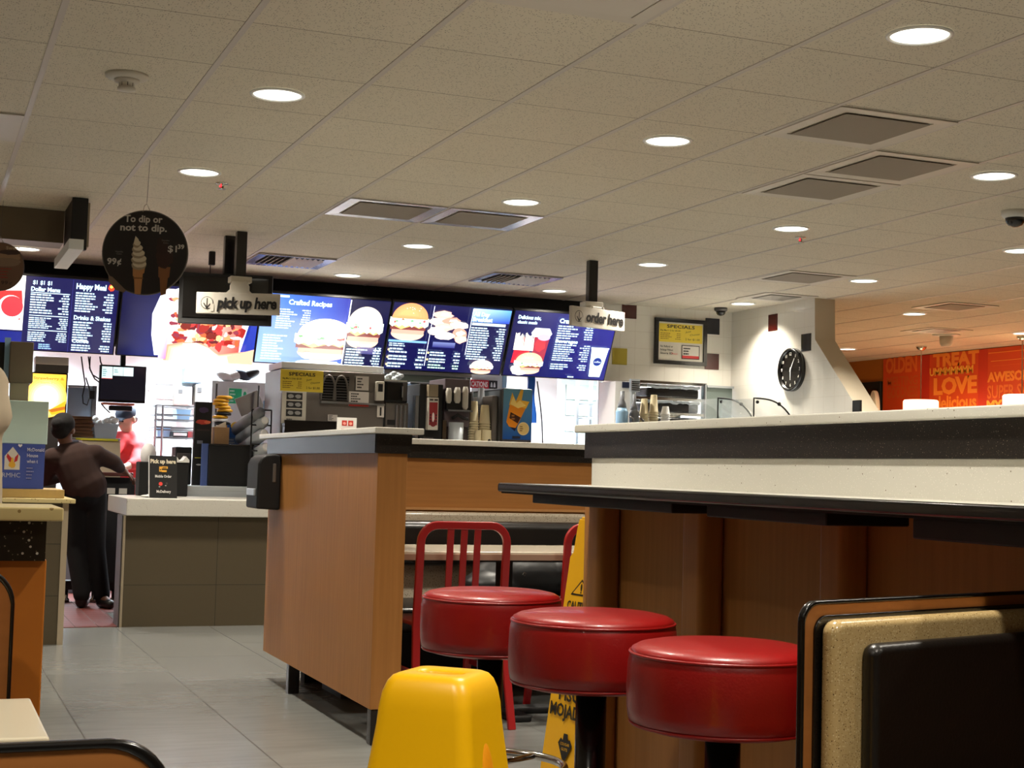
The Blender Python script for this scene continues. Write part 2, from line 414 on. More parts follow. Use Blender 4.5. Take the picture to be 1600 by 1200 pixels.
class Canvas:
    """flat picture on a plane: o bottom-left corner, u right, v up, size w h"""
    def __init__(s, o, u, v, w, h, n):
        s.o, s.u, s.v, s.n = Vector(o), Vector(u).normalized(), Vector(v).normalized(), Vector(n).normalized()
        s.w, s.h = w, h; s.bm = bmesh.new(); s.cl = s.bm.loops.layers.float_color.new('Col'); s.L = 0
        s.step = .0004
    def P(s, x, y, L): return s.o+s.u*(x*s.w)+s.v*(y*s.h)+s.n*(.0006+L*s.step)
    def face(s, pts, cols, L):
        vs = [s.bm.verts.new(s.P(x, y, L)) for x, y in pts]
        try: f = s.bm.faces.new(vs)
        except ValueError: return
        for i, lp in enumerate(f.loops): lp[s.cl] = cols[i] if isinstance(cols, list) else cols
    def poly(s, pts, col, L=None):
        if L is None: s.L += 1; L = s.L
        if len(col) == 3: col = rgb(*col)
        s.face(pts, col, L)
    def rect(s, x0, y0, x1, y1, col, L=None): s.poly([(x0,y0),(x1,y0),(x1,y1),(x0,y1)], col, L)
    def grad(s, x0, y0, x1, y1, cbl, cbr, ctr, ctl):
        s.L += 1
        c = [rgb(*q) for q in (cbl, cbr, ctr, ctl)]; N = 6
        for i in range(N):
            for j in range(N):
                def cc(a, b): 
                    return tuple((c[0][k]*(1-a)+c[1][k]*a)*(1-b)+(c[3][k]*(1-a)+c[2][k]*a)*b for k in range(4))
                a0, a1, b0, b1 = i/N, (i+1)/N, j/N, (j+1)/N
                X = lambda a: x0+(x1-x0)*a
                Y = lambda b: y0+(y1-y0)*b
                s.face([(X(a0),Y(b0)),(X(a1),Y(b0)),(X(a1),Y(b1)),(X(a0),Y(b1))], [cc(a0,b0),cc(a1,b0),cc(a1,b1),cc(a0,b1)], s.L)
    def ell(s, cx, cy, rx, ry, col, a0=0, a1=360, n=26, L=None):
        pts = [(cx+rx*math.cos(math.radians(a0+(a1-a0)*i/n)), cy+ry*math.sin(math.radians(a0+(a1-a0)*i/n))) for i in range(n+(1 if a1-a0 < 360 else 0))]
        s.poly(pts, col, L)
    def blob(s, cx, cy, rx, ry, col, seed=0, n=22, amp=.12):
        r = random.Random(seed)
        s.poly([(cx+rx*math.cos(2*PI*i/n)*(1+r.uniform(-amp, amp)), cy+ry*math.sin(2*PI*i/n)*(1+r.uniform(-amp, amp))) for i in range(n)], col)
    def text(s, txt, x, y, h, col, width=None, bold=0.0, align='L', slant=0.0, rot=0.0, space=1.0):
        """h cap height as a share of the canvas height; width squeezes the line to that share"""
        s.L += 1
        vs, fs, W = glyphs(txt, bold, space)
        hm = h*s.h/0.69
        sx = hm if width is None else width*s.w/max(W, 1e-6)
        tot = W*sx
        ox = x*s.w - (tot/2 if align == 'C' else tot if align == 'R' else 0)
        col = rgb(*col); cr, sr = math.cos(rot), math.sin(rot)
        V = []
        for (a, b) in vs:
            p, q = a*sx+slant*b*hm, b*hm
            p, q = p*cr-q*sr, p*sr+q*cr
            V.append(s.bm.verts.new(s.P((ox+p)/s.w, (y*s.h+q)/s.h, s.L)))
        for f in fs:
            try: ff = s.bm.faces.new([V[i] for i in f])
            except ValueError: continue
            for lp in ff.loops: lp[s.cl] = col
    def lines(s, x0, x1, y1, y0, rows, col, right=True, thick=.5, seed=1, gaps=()):
        """rows of small print too fine to read: broken dashes"""
        r = random.Random(seed); dy = (y1-y0)/rows; s.L += 1; L = s.L
        if len(col) == 3: col = rgb(*col)
        for i in range(rows):
            if i in gaps: continue
            yy = y1-dy*(i+.5); t = dy*thick/2
            e = x0+(x1-x0)*r.uniform(.35, .62); a = x0
            while a < e:
                b = min(e, a+(x1-x0)*r.uniform(.06, .15)); s.rect(a, yy-t, b, yy+t, col, L); a = b+(x1-x0)*.018
            if right:
                a = x0+(x1-x0)*r.uniform(.72, .84)
                while a < x1-.002:
                    b = min(x1, a+(x1-x0)*r.uniform(.05, .1)); s.rect(a, yy-t, b, yy+t, col, L); a = b+(x1-x0)*.02
    def done(s, name, parent, m, label=None):
        mb = MB(); mb.bm.free(); mb.bm = s.bm
        bm = s.bm
        org = BASE[parent] if parent is not None else None
        if org is None:
            org = s.o.copy()
        bmesh.ops.translate(bm, vec=-org, verts=bm.verts)
        me = D.meshes.new(name); bm.to_mesh(me); bm.free(); me.materials.append(m)
        o = D.objects.new(name, me); COL.objects.link(o)
        if parent is not None: o.parent = parent
        else: o.location = org
        BASE[o] = org
        if label: o['label'] = label
        return o
def front(x0, x1, z0, z1, Y):          # canvas facing the camera side (-Y)
    return Canvas((x0, Y, z0), (1,0,0), (0,0,1), x1-x0, z1-z0, (0,-1,0))
def side(y0, y1, z0, z1, X):           # canvas facing -X; left edge is the far end y1
    return Canvas((X, y1, z0), (0,-1,0), (0,0,1), y1-y0, z1-z0, (-1,0,0))

def burger(c, cx, cy, w, h, bun=(240, 206, 160), seed=0, hot=1):
    c.ell(cx, cy-h*.34, w*.46, h*.2, (236, 200, 168), 180, 360)
    c.rect(cx-w*.45, cy-h*.36, cx+w*.45, cy-h*.22, (220, 160, 140))
    c.rect(cx-w*.5, cy-h*.25, cx+w*.48, cy-h*.12, (120, 60, 56))
    c.poly([(cx-w*.5, cy-h*.12), (cx+w*.5, cy-h*.12), (cx+w*.3, cy-h*.2), (cx+w*.1, cy-h*.13), (cx-w*.2, cy-h*.24)], (255, 226, 120))
    r = random.Random(seed); pts = []
    for i in range(13): pts.append((cx-w*.54+w*1.08*i/12, cy-h*.12-h*.06*(i % 2)))
    for i in range(13): pts.append((cx+w*.54-w*1.08*i/12, cy+h*.06+h*.04*r.random()))
    c.poly(pts, (235, 250, 240))
    for i in range(11): c.blob(cx+w*r.uniform(-.46,.46), cy+h*r.uniform(-.06,.04), w*r.uniform(.02,.06), h*r.uniform(.015,.035), [(120, 200, 130), (226, 90, 90), (250, 246, 230), (90, 160, 90)][i % 4], i, 12, .3)
    c.ell(cx, cy+h*.05, w*.5, h*.42, bun, 0, 180)
    for i in range(1, 5):
        c.ell(cx-w*.02*i, cy+h*(.07+.02*i), w*(.49-.07*i), h*(.37-.06*i), tuple(min(255, int(v*(1+.035*i))) for v in bun), 0, 180)
    for i in range(9): c.ell(cx+w*r.uniform(-.3,.25), cy+h*r.uniform(.2,.38), w*.012, h*.010, (255,250,235))


# ================================================================== THE SETTING
def slab(name, x0, x1, y0, y1, z0, z1, m, **k): return struct(name, MB().box(x0,x1,y0,y1,z0,z1), m, **k)
slab('floor', -4, 11.3, -3, 17.3, -.06, 0, M['floor'])
struct('floor_kitchen', MB().box(1.0,7.0,11.24,15.5,0,.004).box(-4,1.0,10.26,15.5,0,.004).box(1.0,1.36,10.26,11.24,0,.004), M['quarry'])
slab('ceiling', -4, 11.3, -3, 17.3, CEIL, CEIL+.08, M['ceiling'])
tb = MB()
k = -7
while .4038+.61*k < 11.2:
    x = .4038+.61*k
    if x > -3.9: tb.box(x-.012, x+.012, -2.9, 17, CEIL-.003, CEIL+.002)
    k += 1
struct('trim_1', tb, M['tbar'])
slab('wall_left', -4.1, -4, -3, 17.3, 0, CEIL, M['paint_wall'])
slab('wall_front', -4, 11.3, -3.1, -3, 0, CEIL, M['paint_wall'])
slab('wall_back', -4, 7.0, 15.5, 15.6, 0, CEIL, M['white_paint'])
slab('wall_right', 11.15, 11.3, -3, 17.3, 0, CEIL, M['paint_brown'])
slab('wall_far', 7.22, 11.15, 17.2, 17.3, 0, CEIL, M['paint_brown'])
# dark fascia over the service opening and tiled bulkhead right of the boards
slab('wall_fascia', -4, 5.62, 12.0, 12.14, 2.02, CEIL, M['black_matt'])
slab('wall_bulkhead', 5.62, 7.0, 12.0, 12.14, 1.95, CEIL, M['tilewall_y'])
# tiled side wall with an end that flares out towards the dining room
prof = [(15.5,0),(15.5,CEIL),(10.63,CEIL),(10.62,2.29),(9.98,1.67),(9.3,1.02),(9.3,0)]
ew = MB(); ew.prism(prof, 'X', 7.0, 7.2)
o = struct('wall_kitchen_side', ew, [M['tilewall_x'], M['paint_wall']])
for p in o.data.polygons:
    if p.normal.x > .5 or p.normal.y < -.3: p.material_index = 1
# glazed accent tiles set in the wall
def accent(px, py, m, lab, wall='Y', v=12.0):
    p = at(px, py, wall, v); s = .074
    if wall == 'Y': mb = MB().box(p.x-s, p.x+s, v-.006, v+.004, p.z-s, p.z+s)
    else: mb = MB().box(v-.006, v+.004, p.y-s, p.y+s, p.z-s, p.z+s)
    single('accent_tile', mb, m, lab, 'tile', 'coloured accent tiles in the white wall', bevel=.002)
accent(983, 485, M['tile_red'], 'dark red wall tile right above the hanging order sign')
accent(968, 557, M['tile_yellow'], 'yellow wall tile beside the right end of the last menu screen')
accent(1113, 510, M['tile_blue'], 'navy wall tile at the upper right of the framed poster')
accent(1112, 565, M['tile_red'], 'dark red wall tile at the lower right of the framed poster')
accent(1157, 531, M['tile_yellow'], 'yellow wall tile in the corner between poster and clock')
accent(1208, 504, M['tile_red'], 'dark red wall tile high up left of the clock', 'X', 7.0)
accent(1260, 535, M['tile_blue'], 'navy wall tile just above right of the clock', 'X', 7.0)

# ------------------------------------------------------------------ ceiling lamps
def spotlight(x, y, lab, warm=False, r=.102):
    t = thing('ceiling_downlight', lab, 'ceiling light', (x, y, CEIL-.02), 'round recessed ceiling downlights')
    part('trim_ring', MB().lathe((x, y, CEIL), [(r+.012,-.002),(r+.012,-.006),(r,-.010),(r-.004,-.002)], 40, cap=False), M['white'], t, smooth=True)
    part('diffuser', MB().lathe((x, y, CEIL), [(r-.002,-.003),(r-.03,-.005),(.01,-.006)], 40), M['lamp_lit'], t, smooth=True)
    ld = D.lights.new('lamp', 'AREA'); ld.shape = 'DISK'; ld.size = r*1.7
    ld.energy = WARM_W if warm else LAMP_W
    ld.color = (1.0, .72, .42) if warm else (1.0, .915, .78)
    ld.spread = math.radians(118)
    lo = D.objects.new('lamp', ld); COL.objects.link(lo); lo.parent = t; lo.location = (0, 0, .008)
    return t
L = [(1.33,6.01,'downlight upper left, nearer than the smoke detector'),
 (3.14,4.15,'large downlight at the top right of the ceiling'),
 (3.14,5.99,'downlight left of the upper square ceiling vent'),
 (4.92,5.90,'downlight by the right edge, right of the three square vents'),
 (1.33,7.82,'downlight above the round ice cream sign, by the red indicator'),
 (3.14,7.76,'downlight just right behind the shiny twin diffuser'),
 (3.15,9.65,'downlight between the twin diffuser and the louvred vents'),
 (4.92,7.74,'downlight beside the second red indicator, right of centre'),
 (4.92,9.58,'downlight to the right above the order sign pole'),
 (6.68,9.48,'downlight over the right dining side, beyond the flush vent'),
 (4.94,11.41,'downlight close to the fascia beside the right louvred vent'),
 (3.15,11.43,'downlight close to the fascia between the two louvred vents'),
 (6.70,11.30,'downlight in front of the tiled corner by the dome camera'),
 (8.37,11.10,'downlight beyond the flared wall end, near an orange vent'),
 (0.69,11.33,'downlight seen under the beige beam at the left'),
 (6.65,7.71,'downlight cut by the right edge, below the black dome camera'),
 (10.0,14.5,'farthest downlight, low over the orange dining room'),
 (1.33,9.64,'downlight mostly hidden behind the round ice cream sign')]
for x, y, lab in L: spotlight(x, y, lab, warm=(x > 8))
for x, y, lab in ((-.5,4.15,'unseen downlight beyond the left edge, level with the customer'),(1.33,2.3,'unseen downlight above the yellow floor cone'),
 (3.14,2.3,'unseen downlight above the far side of the bar partition'),(4.92,3.9,'unseen downlight right of the large top right one'),(-.5,.5,'unseen downlight behind the left booth'),
 (1.33,.4,'unseen downlight directly over the camera'),(3.14,.5,'unseen downlight behind the right booth'),(1.33,4.12,'unseen downlight above the red stools'),(-.5,7.8,'unseen downlight left of the round sign'),
 (6.68,5.9,'unseen downlight right of the white dome camera'),(6.68,3.9,'unseen downlight at the far right of the dining room'),(-2.3,6,'unseen downlight over the queue, far left'),(-2.3,9.6,'unseen downlight over the order counter')): spotlight(x, y, lab)
for x, y, lab in ((8.5,7.7,'unseen warm downlight at the orange room entrance'),(10.2,7.7,'unseen warm downlight near the orange wall, closest'),(10.2,10.2,'unseen warm downlight near the orange wall, second'),(10.3,11.9,'warm downlight added beside the cut pendant lamp to wash the mural'),(8.6,13.4,'unseen warm downlight added behind the flared wall end')): spotlight(x, y, lab, True)  # warm downlights added to wash the mural wall and the orange room
for x, y, kl in ((.4,13.4,'leftmost white kitchen light fitting'),(2.4,13.4,'kitchen light fitting above the coral shirted worker'),(4.4,13.4,'kitchen light fitting behind the burger screens'),(6.1,13.4,'rightmost kitchen light fitting by the wire shelving'),(.6,14.8,'unseen rear kitchen light added at the left'),(2.8,14.8,'unseen rear kitchen light added behind the wire rack'),(5.6,14.8,'unseen rear kitchen light added near the cooler door')):  # rear row is unseen, added to brighten the kitchen back wall
    t = thing('kitchen_light', kl, 'ceiling light', (x, y, CEIL-.06), 'kitchen light fittings')
    part('housing', MB().box(x-.6,x+.6,y-.15,y+.15,CEIL-.06,CEIL-.001), M['white'], t, bevel=.01)
    part('tube_cover', MB().box(x-.57,x+.57,y-.12,y+.12,CEIL-.07,CEIL-.06), M['tube_lit'], t)
    ld = D.lights.new('lamp', 'AREA'); ld.shape = 'RECTANGLE'; ld.size = 1.1; ld.size_y = .25; ld.energy = KITCHEN_W; ld.spread = math.radians(120); ld.color = (.80, .92, 1.0)
    lo = D.objects.new('lamp', ld); COL.objects.link(lo); lo.parent = t; lo.location = (0, 0, -.02)

# ------------------------------------------------------------------ ceiling vents
def frame_ring(x0, x1, y0, y1, z0, z1, w_, drop):
    """four sloped sides of a diffuser"""
    mb = MB()
    o_ = [(x0,y0),(x1,y0),(x1,y1),(x0,y1)]; i_ = [(x0+w_,y0+w_),(x1-w_,y0+w_),(x1-w_,y1-w_),(x0+w_,y1-w_)]
    R = [[(a, b, z1) for a, b in o_], [(a, b, z0) for a, b in o_], [(a, b, z0+drop) for a, b in i_], [(a, b, z1) for a, b in i_]]
    mb.rings(R, cap=False); return mb
def plate_vent(x0, y0, lab, shiny=False, name='ceiling_vent', s=.59, w_=.07, group=None, pm=None):
    t = thing(name, lab, 'vent', (x0+s/2, y0+s/2, CEIL-.03), group)
    z1 = CEIL-.002
    part('vent_frame', frame_ring(x0, x0+s, y0, y0+s, z1-.005, z1, w_, .003), M['vent_frame'] if shiny else M['vent_paint'], t)
    part('vent_plate', MB().box(x0+w_+.012, x0+s-w_-.012, y0+w_+.012, y0+s-w_-.012, z1-.007, z1-.003), pm or M['vent_plate'], t, bevel=.002)
def louvre_vent(x0, y0, lab, s=.58, group='shiny louvred vents by the menu screens'):
    t = thing('louvred_vent', lab, 'vent', (x0+s/2, y0+s/2, CEIL-.04), group)
    z1 = CEIL-.002
    part('vent_frame', frame_ring(x0, x0+s, y0, y0+s, z1-.012, z1, .07, .006), M['vent_frame'], t)
    part('back_plate', MB().box(x0+.07, x0+s-.07, y0+.07, y0+s-.07, z1-.004, z1-.001), M['black_matt'], t)
    for i in range(11):
        x = x0+.09+i*(s-.18)/10
        mb = MB().box(-.014, .014, 0, s-.16, -.0015, .0015); tilt = -.7 if i < 5 else .7
        mb.xform(Matrix.Translation((x, y0+.08, z1-.012)) @ Matrix.Rotation(tilt, 4, 'Y'))
        part('louvre', mb, M['vent_paint'], t)
g = 'square plate diffusers with shiny sloped rims'
plate_vent(2.244, 8.134, 'left half of the shiny twin ceiling diffuser', True, 'ceiling_diffuser', group=g)
plate_vent(2.854, 8.134, 'right half of the shiny twin ceiling diffuser', True, 'ceiling_diffuser', group=g)
louvre_vent(2.25, 10.58, 'louvred ceiling vent right of the two black hanging poles')
louvre_vent(4.075, 10.58, 'louvred ceiling vent left of the order sign pole')
g = 'painted square return vents'
plate_vent(3.464, 5.09, 'nearest of the three painted square vents, upper right', group=g)
plate_vent(4.074, 5.70, 'middle painted square vent, touching the one left below it', group=g)
plate_vent(4.074, 6.31, 'farthest of the three clustered painted square vents', group=g)
plate_vent(5.9, 9.30, 'faint square vent between two downlights near the tiled wall', group=g)
plate_vent(1.634, 3.88, 'square vent cut by the top edge of the photo', group=g, w_=.05, pm=M['vent_paint'])
plate_vent(6.45, 10.50, 'dark square vent just in front of the tiled corner', group=g, s=.5, w_=.09, pm=M['grey_appliance'])
plate_vent(8.05, 10.2, 'orange tinted square vent beyond the flared wall end', group=g, s=.52)
plate_vent(9.22, 11.95, 'farthest square vent above the orange room', group=g, s=.5, pm=M['grey_appliance'])
plate_vent(-.2, 6.92, 'square ceiling diffuser cut by the left edge', group=g, w_=.1)

# ------------------------------------------------------------------ small ceiling devices
x, y = .72, 6.0
t = thing('smoke_detector', 'round cream smoke detector on the ceiling, upper left', 'smoke detector', (x, y, CEIL-.06))
part('mounting_plate', MB().lathe((x,y,CEIL), [(.085,0),(.083,-.012),(.06,-.02)], 32), M['offwhite'], t, smooth=True)
part('sensor_head', MB().lathe((x,y,CEIL), [(.05,-.018),(.048,-.03),(.03,-.032),(.03,-.05),(.036,-.052),(.036,-.062),(.01,-.066)], 28), M['offwhite'], t, smooth=True)
part('sensor_slot', MB().lathe((x,y,CEIL), [(.0305,-.034),(.0305,-.048)], 8, cap=False), M['black'], t)
for (x, y, lab) in ((1.5, 8.08, 'ceiling sprinkler with red light beside the left downlight'), (5.16, 8.01, 'ceiling sprinkler with red light below a downlight, right side')):
    t = thing('sprinkler_head', lab, 'sprinkler', (x, y, CEIL-.03))
    part('flange', MB().lathe((x,y,CEIL), [(.035,0),(.034,-.005),(.012,-.008),(.010,-.03),(.022,-.031),(.022,-.034)], 20), M['chrome'], t, smooth=True)
    part('indicator_light', MB().ball((x-.012,y-.012,CEIL-.02), .005, 10, 6), M['led_red'], t)
def dome(x, y, lab, s=1.0, white=True):
    t = thing('dome_camera', lab, 'camera', (x, y, CEIL-.1*s))
    part('housing', MB().lathe((x,y,CEIL), [(.075*s,0),(.075*s,-.025*s),(.062*s,-.04*s)], 32), M['white'] if white else M['steel_dark'], t, smooth=True)
    part('dome_lens', MB().lathe((x,y,CEIL), [(.055*s,-.038*s),(.052*s,-.06*s),(.038*s,-.08*s),(.015*s,-.09*s),(.002*s,-.092*s)], 28), M['black_gloss'], t, smooth=True)
dome(5.67, 6.62, 'white dome camera with black lens at the right edge', 1.0)
dome(6.72, 11.72, 'dark dome camera in the tiled corner above the poster', .8, False)
x, y = 9.82, 12.49
t = thing('ceiling_speaker', 'small white round fixture hanging from the orange lit ceiling', 'fixture', (x, y, CEIL-.12))
part('base_plate', MB().lathe((x,y,CEIL), [(.14,0),(.14,-.01),(.05,-.02)], 28), M['white'], t, smooth=True)
part('body', MB().lathe((x,y,CEIL), [(.07,-.015),(.065,-.09),(.05,-.12),(.01,-.125)], 28), M['offwhite'], t, smooth=True)
x, y = 1.94, 10.73
t = thing('power_adapter', 'black plug adapter on the ceiling with a looped cable', 'adapter', (x, y, CEIL-.08))
part('plug_body', MB().box(x-.022,x+.022,y-.02,y+.02,CEIL-.10,CEIL-.001), M['black'], t, bevel=.005)
part('cable', MB().tube([(x-.01,y,CEIL-.09),(x-.01,y-.01,CEIL-.17),(x+.03,y-.02,CEIL-.2),(x+.07,y-.1,CEIL-.17),(x+.07,y-.3,CEIL-.08),(x+.0,y-.6,CEIL-.05),(x-.01,10.03,CEIL-.06)], .004, 6), M['black'], t, smooth=True)

# pendants of the orange dining room
for (x, y, lab) in ((10.44, 13.71, 'lit drum pendant lamp in front of the word LOVE'), (10.5, 12.14, 'lit drum pendant lamp cut by the right edge')):
    t = thing('pendant_lamp', lab, 'pendant lamp', (x, y, 1.78))
    part('canopy', MB().lathe((x,y,CEIL), [(.062,0),(.055,-.02),(.03,-.045),(.006,-.05)], 28), M['chrome'], t, smooth=True)
    part('rod', MB().cyl((x,y,CEIL-.04),(x,y,2.03),.006,n=8), M['chrome'], t)
    part('lamp_shade', MB().lathe((x,y,1.78), [(.19,0),(.192,.02),(.192,.24),(.18,.255),(.01,.256)], 40, cap=False), M['shade_lit'], t, smooth=True)
    ld = D.lights.new('lamp', 'POINT'); ld.energy = 30; ld.shadow_soft_size = .12; ld.color = (1,.72,.42)
    lo = D.objects.new('lamp', ld); COL.objects.link(lo); lo.parent = t; lo.location = (0,0,-.1)

# ------------------------------------------------------------------ orange word mural
mz0, mz1, my1, my0 = 1.0, CEIL-.01, 15.36, 11.2
t = thing('word_mural', 'orange wall panel covered in big retro lettering', 'mural', (11.14, 13.3, mz0))
part('panel', MB().box(11.125,11.15,my0,my1,mz0,mz1), mat('mural_orange',(214,70,18),.6,var=.05,bscale=2), t, bevel=.002)
c = side(my0, my1, mz0, mz1, 11.125)
def MU(px, py):
    p = at(px, py, 'X', 11.125); return ((my1-p.y)/(my1-my0), (p.z-mz0)/(mz1-mz0))
OR, OD, OY, OB = (244,136,44), (206,88,26), (250,176,60), (232,110,36)
def mword(txt, px0, px1, pyt, pyb, col, bold=.03):
    xm = (px0+px1)/2
    x0, y0 = MU(px0, pyb); x1, _ = MU(px1, pyb); _, y1 = MU(xm, pyt); _, y0 = MU(xm, pyb)
    c.text(txt, x0, y0, y1-y0, col, x1-x0, bold=bold, space=.95)
a = MU(1438, 640); b = MU(1452, 640)
c.rect(a[0], 0, b[0], 1, (192,40,12)); a = MU(1528,640); b = MU(1543,640); c.rect(a[0],0,b[0],1,(200,48,14))
mword('OLDEN', 1384, 1433, 558, 581, OB, .04)
mword('MELTING', 1386, 1434, 588, 602, OD, .02)
mword('GOODNESS', 1386, 1434, 604, 621, OD, .02)
mword('TREAT', 1458, 1530, 551, 570, OR, .05)
mword('UMMMMMMM', 1453, 1521, 573, 585, OY, .02)
mword('LOVE', 1459, 1527, 590, 614, OR, .05)
mword('delicious', 1461, 1526, 618, 638, OR, .03)
mword('AWESOME', 1543, 1620, 580, 594, OR, .05)
mword('SUPER SWEET', 1543, 1640, 600, 620, OB, .02)
mword('MY', 1542, 1567, 626, 641, OY, .05)
for i, (ya, yb) in enumerate(((548,551),(553,557),(561,564),(568,572))):
    u0, v0 = MU(1545+i*2, yb); u1, v1 = MU(1595, ya)
    c.rect(u0, min(v0,v1), 1.0, max(v0,v1)-.002, (OR, OB, OY, OR)[i])
c.done('lettering', t, vcmat('paper', rough=.6), 'orange and amber words and stripes')
# dark window and round-backed booth beyond
t = thing('menu_window', 'dark framed window at the end of the ochre wall', 'window', (11.1, 15.8, 1.4))
p0 = at(1343, 598, 'X', 11.13); p1 = at(1381, 640, 'X', 11.13)
part('frame', MB().box(11.11,11.15,15.4,p0.y,1.5,2.36), M['black'], t, bevel=.005)
part('pane', MB().box(11.10,11.112,15.45,p0.y-.05,1.55,2.27), M['black_gloss'], t)
t = thing('booth_partition', 'pale rounded booth divider below the ochre wall', 'booth', (10.6, 15.3, 0))
pp = [(14.6,0),(15.9,0),(15.9,1.5)]+[(15.35+.55*math.cos(a*PI/12), 1.75+.42*math.sin(a*PI/12)) for a in range(0, 13)]+[(14.6,1.5)]
q0 = at(1357, 640, 'X', 10.7); q1 = at(1381, 640, 'X', 10.7)
pp = [(q.y, q.z) for q in []] or [(14.9,0),(q0.y,0)]+[((14.9+q0.y)/2+(q0.y-14.9)/2*math.cos(a*PI/12), 1.95+.26*math.sin(a*PI/12)) for a in range(0, 13)]
part('panel', MB().prism(pp, 'X', 10.7, 10.76), M['offwhite'], t, bevel=.01)
part('base', MB().box(10.64,10.82,15.0,q0.y-.05,0,.12), M['black'], t, bevel=.01)

# ================================================================== MENU SCREENS
YB, YT, ZB, ZT = 11.85, 11.58, 1.93, 2.48          # the screens lean forward at the top
SH = math.hypot(YB-YT, ZT-ZB); SV = Vector((0, YT-YB, ZT-ZB)).normalized(); SN = Vector((0, -(ZT-ZB), -(YB-YT))).normalized()
ES = 1.9
def screen(x0, x1, lab, draw):
    t = thing('menu_screen', lab, 'screen', ((x0+x1)/2, YB+.05, ZB), 'menu screens over the counter')
    mb = MB()
    o = Vector((x0+.004, YB, ZB)); W = x1-x0-.008
    back = -SN*.045
    P = [o, o+Vector((W,0,0)), o+Vector((W,0,0))+SV*SH, o+SV*SH]
    mb.rings([[p+back for p in P], P])
    part('casing', mb, M['black'], t, bevel=.003)
    mb = MB()
    xm = (x0+x1)/2
    mb.box(xm-.1, xm+.1, YB-.02, 11.998, ZB+.2, ZB+.34)
    part('wall_bracket', mb, M['black_matt'], t)
    e = .010
    c = Canvas(o+Vector((e,0,0))+SV*e, (1,0,0), SV, W-2*e, SH-2*e, SN)
    draw(c)
    c.done('display', t, vcmat('screen', ES, .15), 'lit menu picture')
NB, TX = (10, 10, 62), (205, 235, 255)
def uv(px0, px1, top, bot):        # helper giving the share across a screen for picture columns
    return lambda px, py: ((px-px0)/(px1-px0), (bot-py)/(bot-top))
def d2(c):
    c.rect(0,0,1,1,NB)
    c.rect(0,.26,.35,1,(252,248,246)); c.rect(.0,0,.35,.24,(20,30,110))
    c.lines(.02,.32,.22,.04,3,TX,False,seed=3)
    c.poly([(0,.42),(.12,.30),(.34,.36),(.34,.30),(0,.26)],(230,190,190))
    c.poly([(.16,.78),(.33,.80),(.34,.62),(.18,.60)],(222,40,44)); c.poly([(.2,.6),(.34,.6),(.33,.4),(.24,.42)],(236,80,84))
    c.ell(.26,.55,.09,.18,(250,240,240)); c.ell(.27,.58,.075,.14,(222,50,60)); c.ell(.1,.45,.05,.06,(60,160,80))
    c.rect(.35,0,.354,1,(30,30,60))
    for i in range(3): c.text('$1', .40+i*.05, .90, .05, TX, .03, bold=.03)
    c.text('Dollar Menu', .39, .81, .055, TX, .2, bold=.04)
    c.lines(.39,.66,.78,.50,8,TX,seed=5,gaps=()); c.lines(.39,.66,.46,.30,6,TX,seed=6); c.lines(.39,.66,.26,.12,5,TX,seed=7); c.lines(.47,.66,.10,.02,3,(150,190,240),False,seed=8)
    c.rect(.39,.785,.66,.795,TX); c.rect(.39,.475,.66,.485,TX); c.rect(.39,.275,.66,.285,TX)
    c.rect(.675,0,.678,1,(40,40,110))
    c.text('Happy Meal', .70, .88, .07, TX, .21, bold=.04); c.blob(.945,.92,.022,.045,(230,60,30),2); c.ell(.945,.935,.012,.02,(250,200,90))
    c.lines(.70,.97,.84,.56,8,TX,seed=9); c.text('Drinks & Shakes', .70,.46,.055,TX,.26,bold=.03)
    c.lines(.70,.97,.44,.16,8,TX,seed=10); c.text('Coffee', .70,.14,.05,TX,.12,bold=.03); c.lines(.70,.97,.12,.02,3,TX,seed=12)
def d3(c):
    c.grad(0,0,1,1,(8,8,40),(40,60,170),(10,12,60),(10,10,50))
    c.poly([(.27,.02),(.235,.3),(.225,.6),(.27,.86),(.42,1),(.9,1),(.96,.6),(.9,.02)],(236,240,255))
    c.grad(.30,.04,.9,.96,(252,220,190),(196,60,60),(230,120,90),(250,250,255))
    cols = [(150,30,26),(216,90,50),(90,16,30),(250,190,130),(190,50,50),(255,236,224),(130,40,60),(236,140,90),(110,24,20)]
    for i in range(150):
        r = random.Random(i); yy = .22+.62*r.random()**1.1; c.blob(.36+.54*r.random(),yy,.012+.03*r.random(),.02+.05*r.random(),cols[i%9],i,9,.35)
    for i in range(14):
        r = random.Random(200+i); c.blob(.40+.46*r.random(),.72+.2*r.random(),.02+.04*r.random(),.03+.05*r.random(),[(255,250,250),(240,225,240),(60,20,60)][i%3],i,11,.3)
    c.blob(.45,.84,.045,.06,(36,20,70),5,12,.25)
    c.poly([(.52,.66),(.55,.76),(.58,.69),(.63,.78),(.66,.69),(.72,.76),(.73,.66),(.68,.63),(.6,.65),(.55,.64)],(255,246,244))
    for i, cc in enumerate([(214,150,120),(228,176,146),(240,200,172),(248,222,200)]):
        d = .02*i; c.poly([(.34+d,.22-d),(.46,.27-d),(.60,.27-d*1.5),(.74,.12-d*.5),(1,.20-d),(1,0),(.33+d,0)],cc)
    c.poly([(.46,.25),(.56,.27),(.66,.20),(.74,.09),(.6,.04),(.48,.10)],(255,246,232))
    c.grad(.29,.02,.345,.8,(220,190,250),(190,110,190),(250,236,255),(250,250,255))
    c.poly([(.92,0),(1,0),(1,.86),(.975,.9),(.95,.5)],(36,52,150)); c.poly([(.80,.1),(1,.22),(1,0),(.82,0)],(226,176,146))
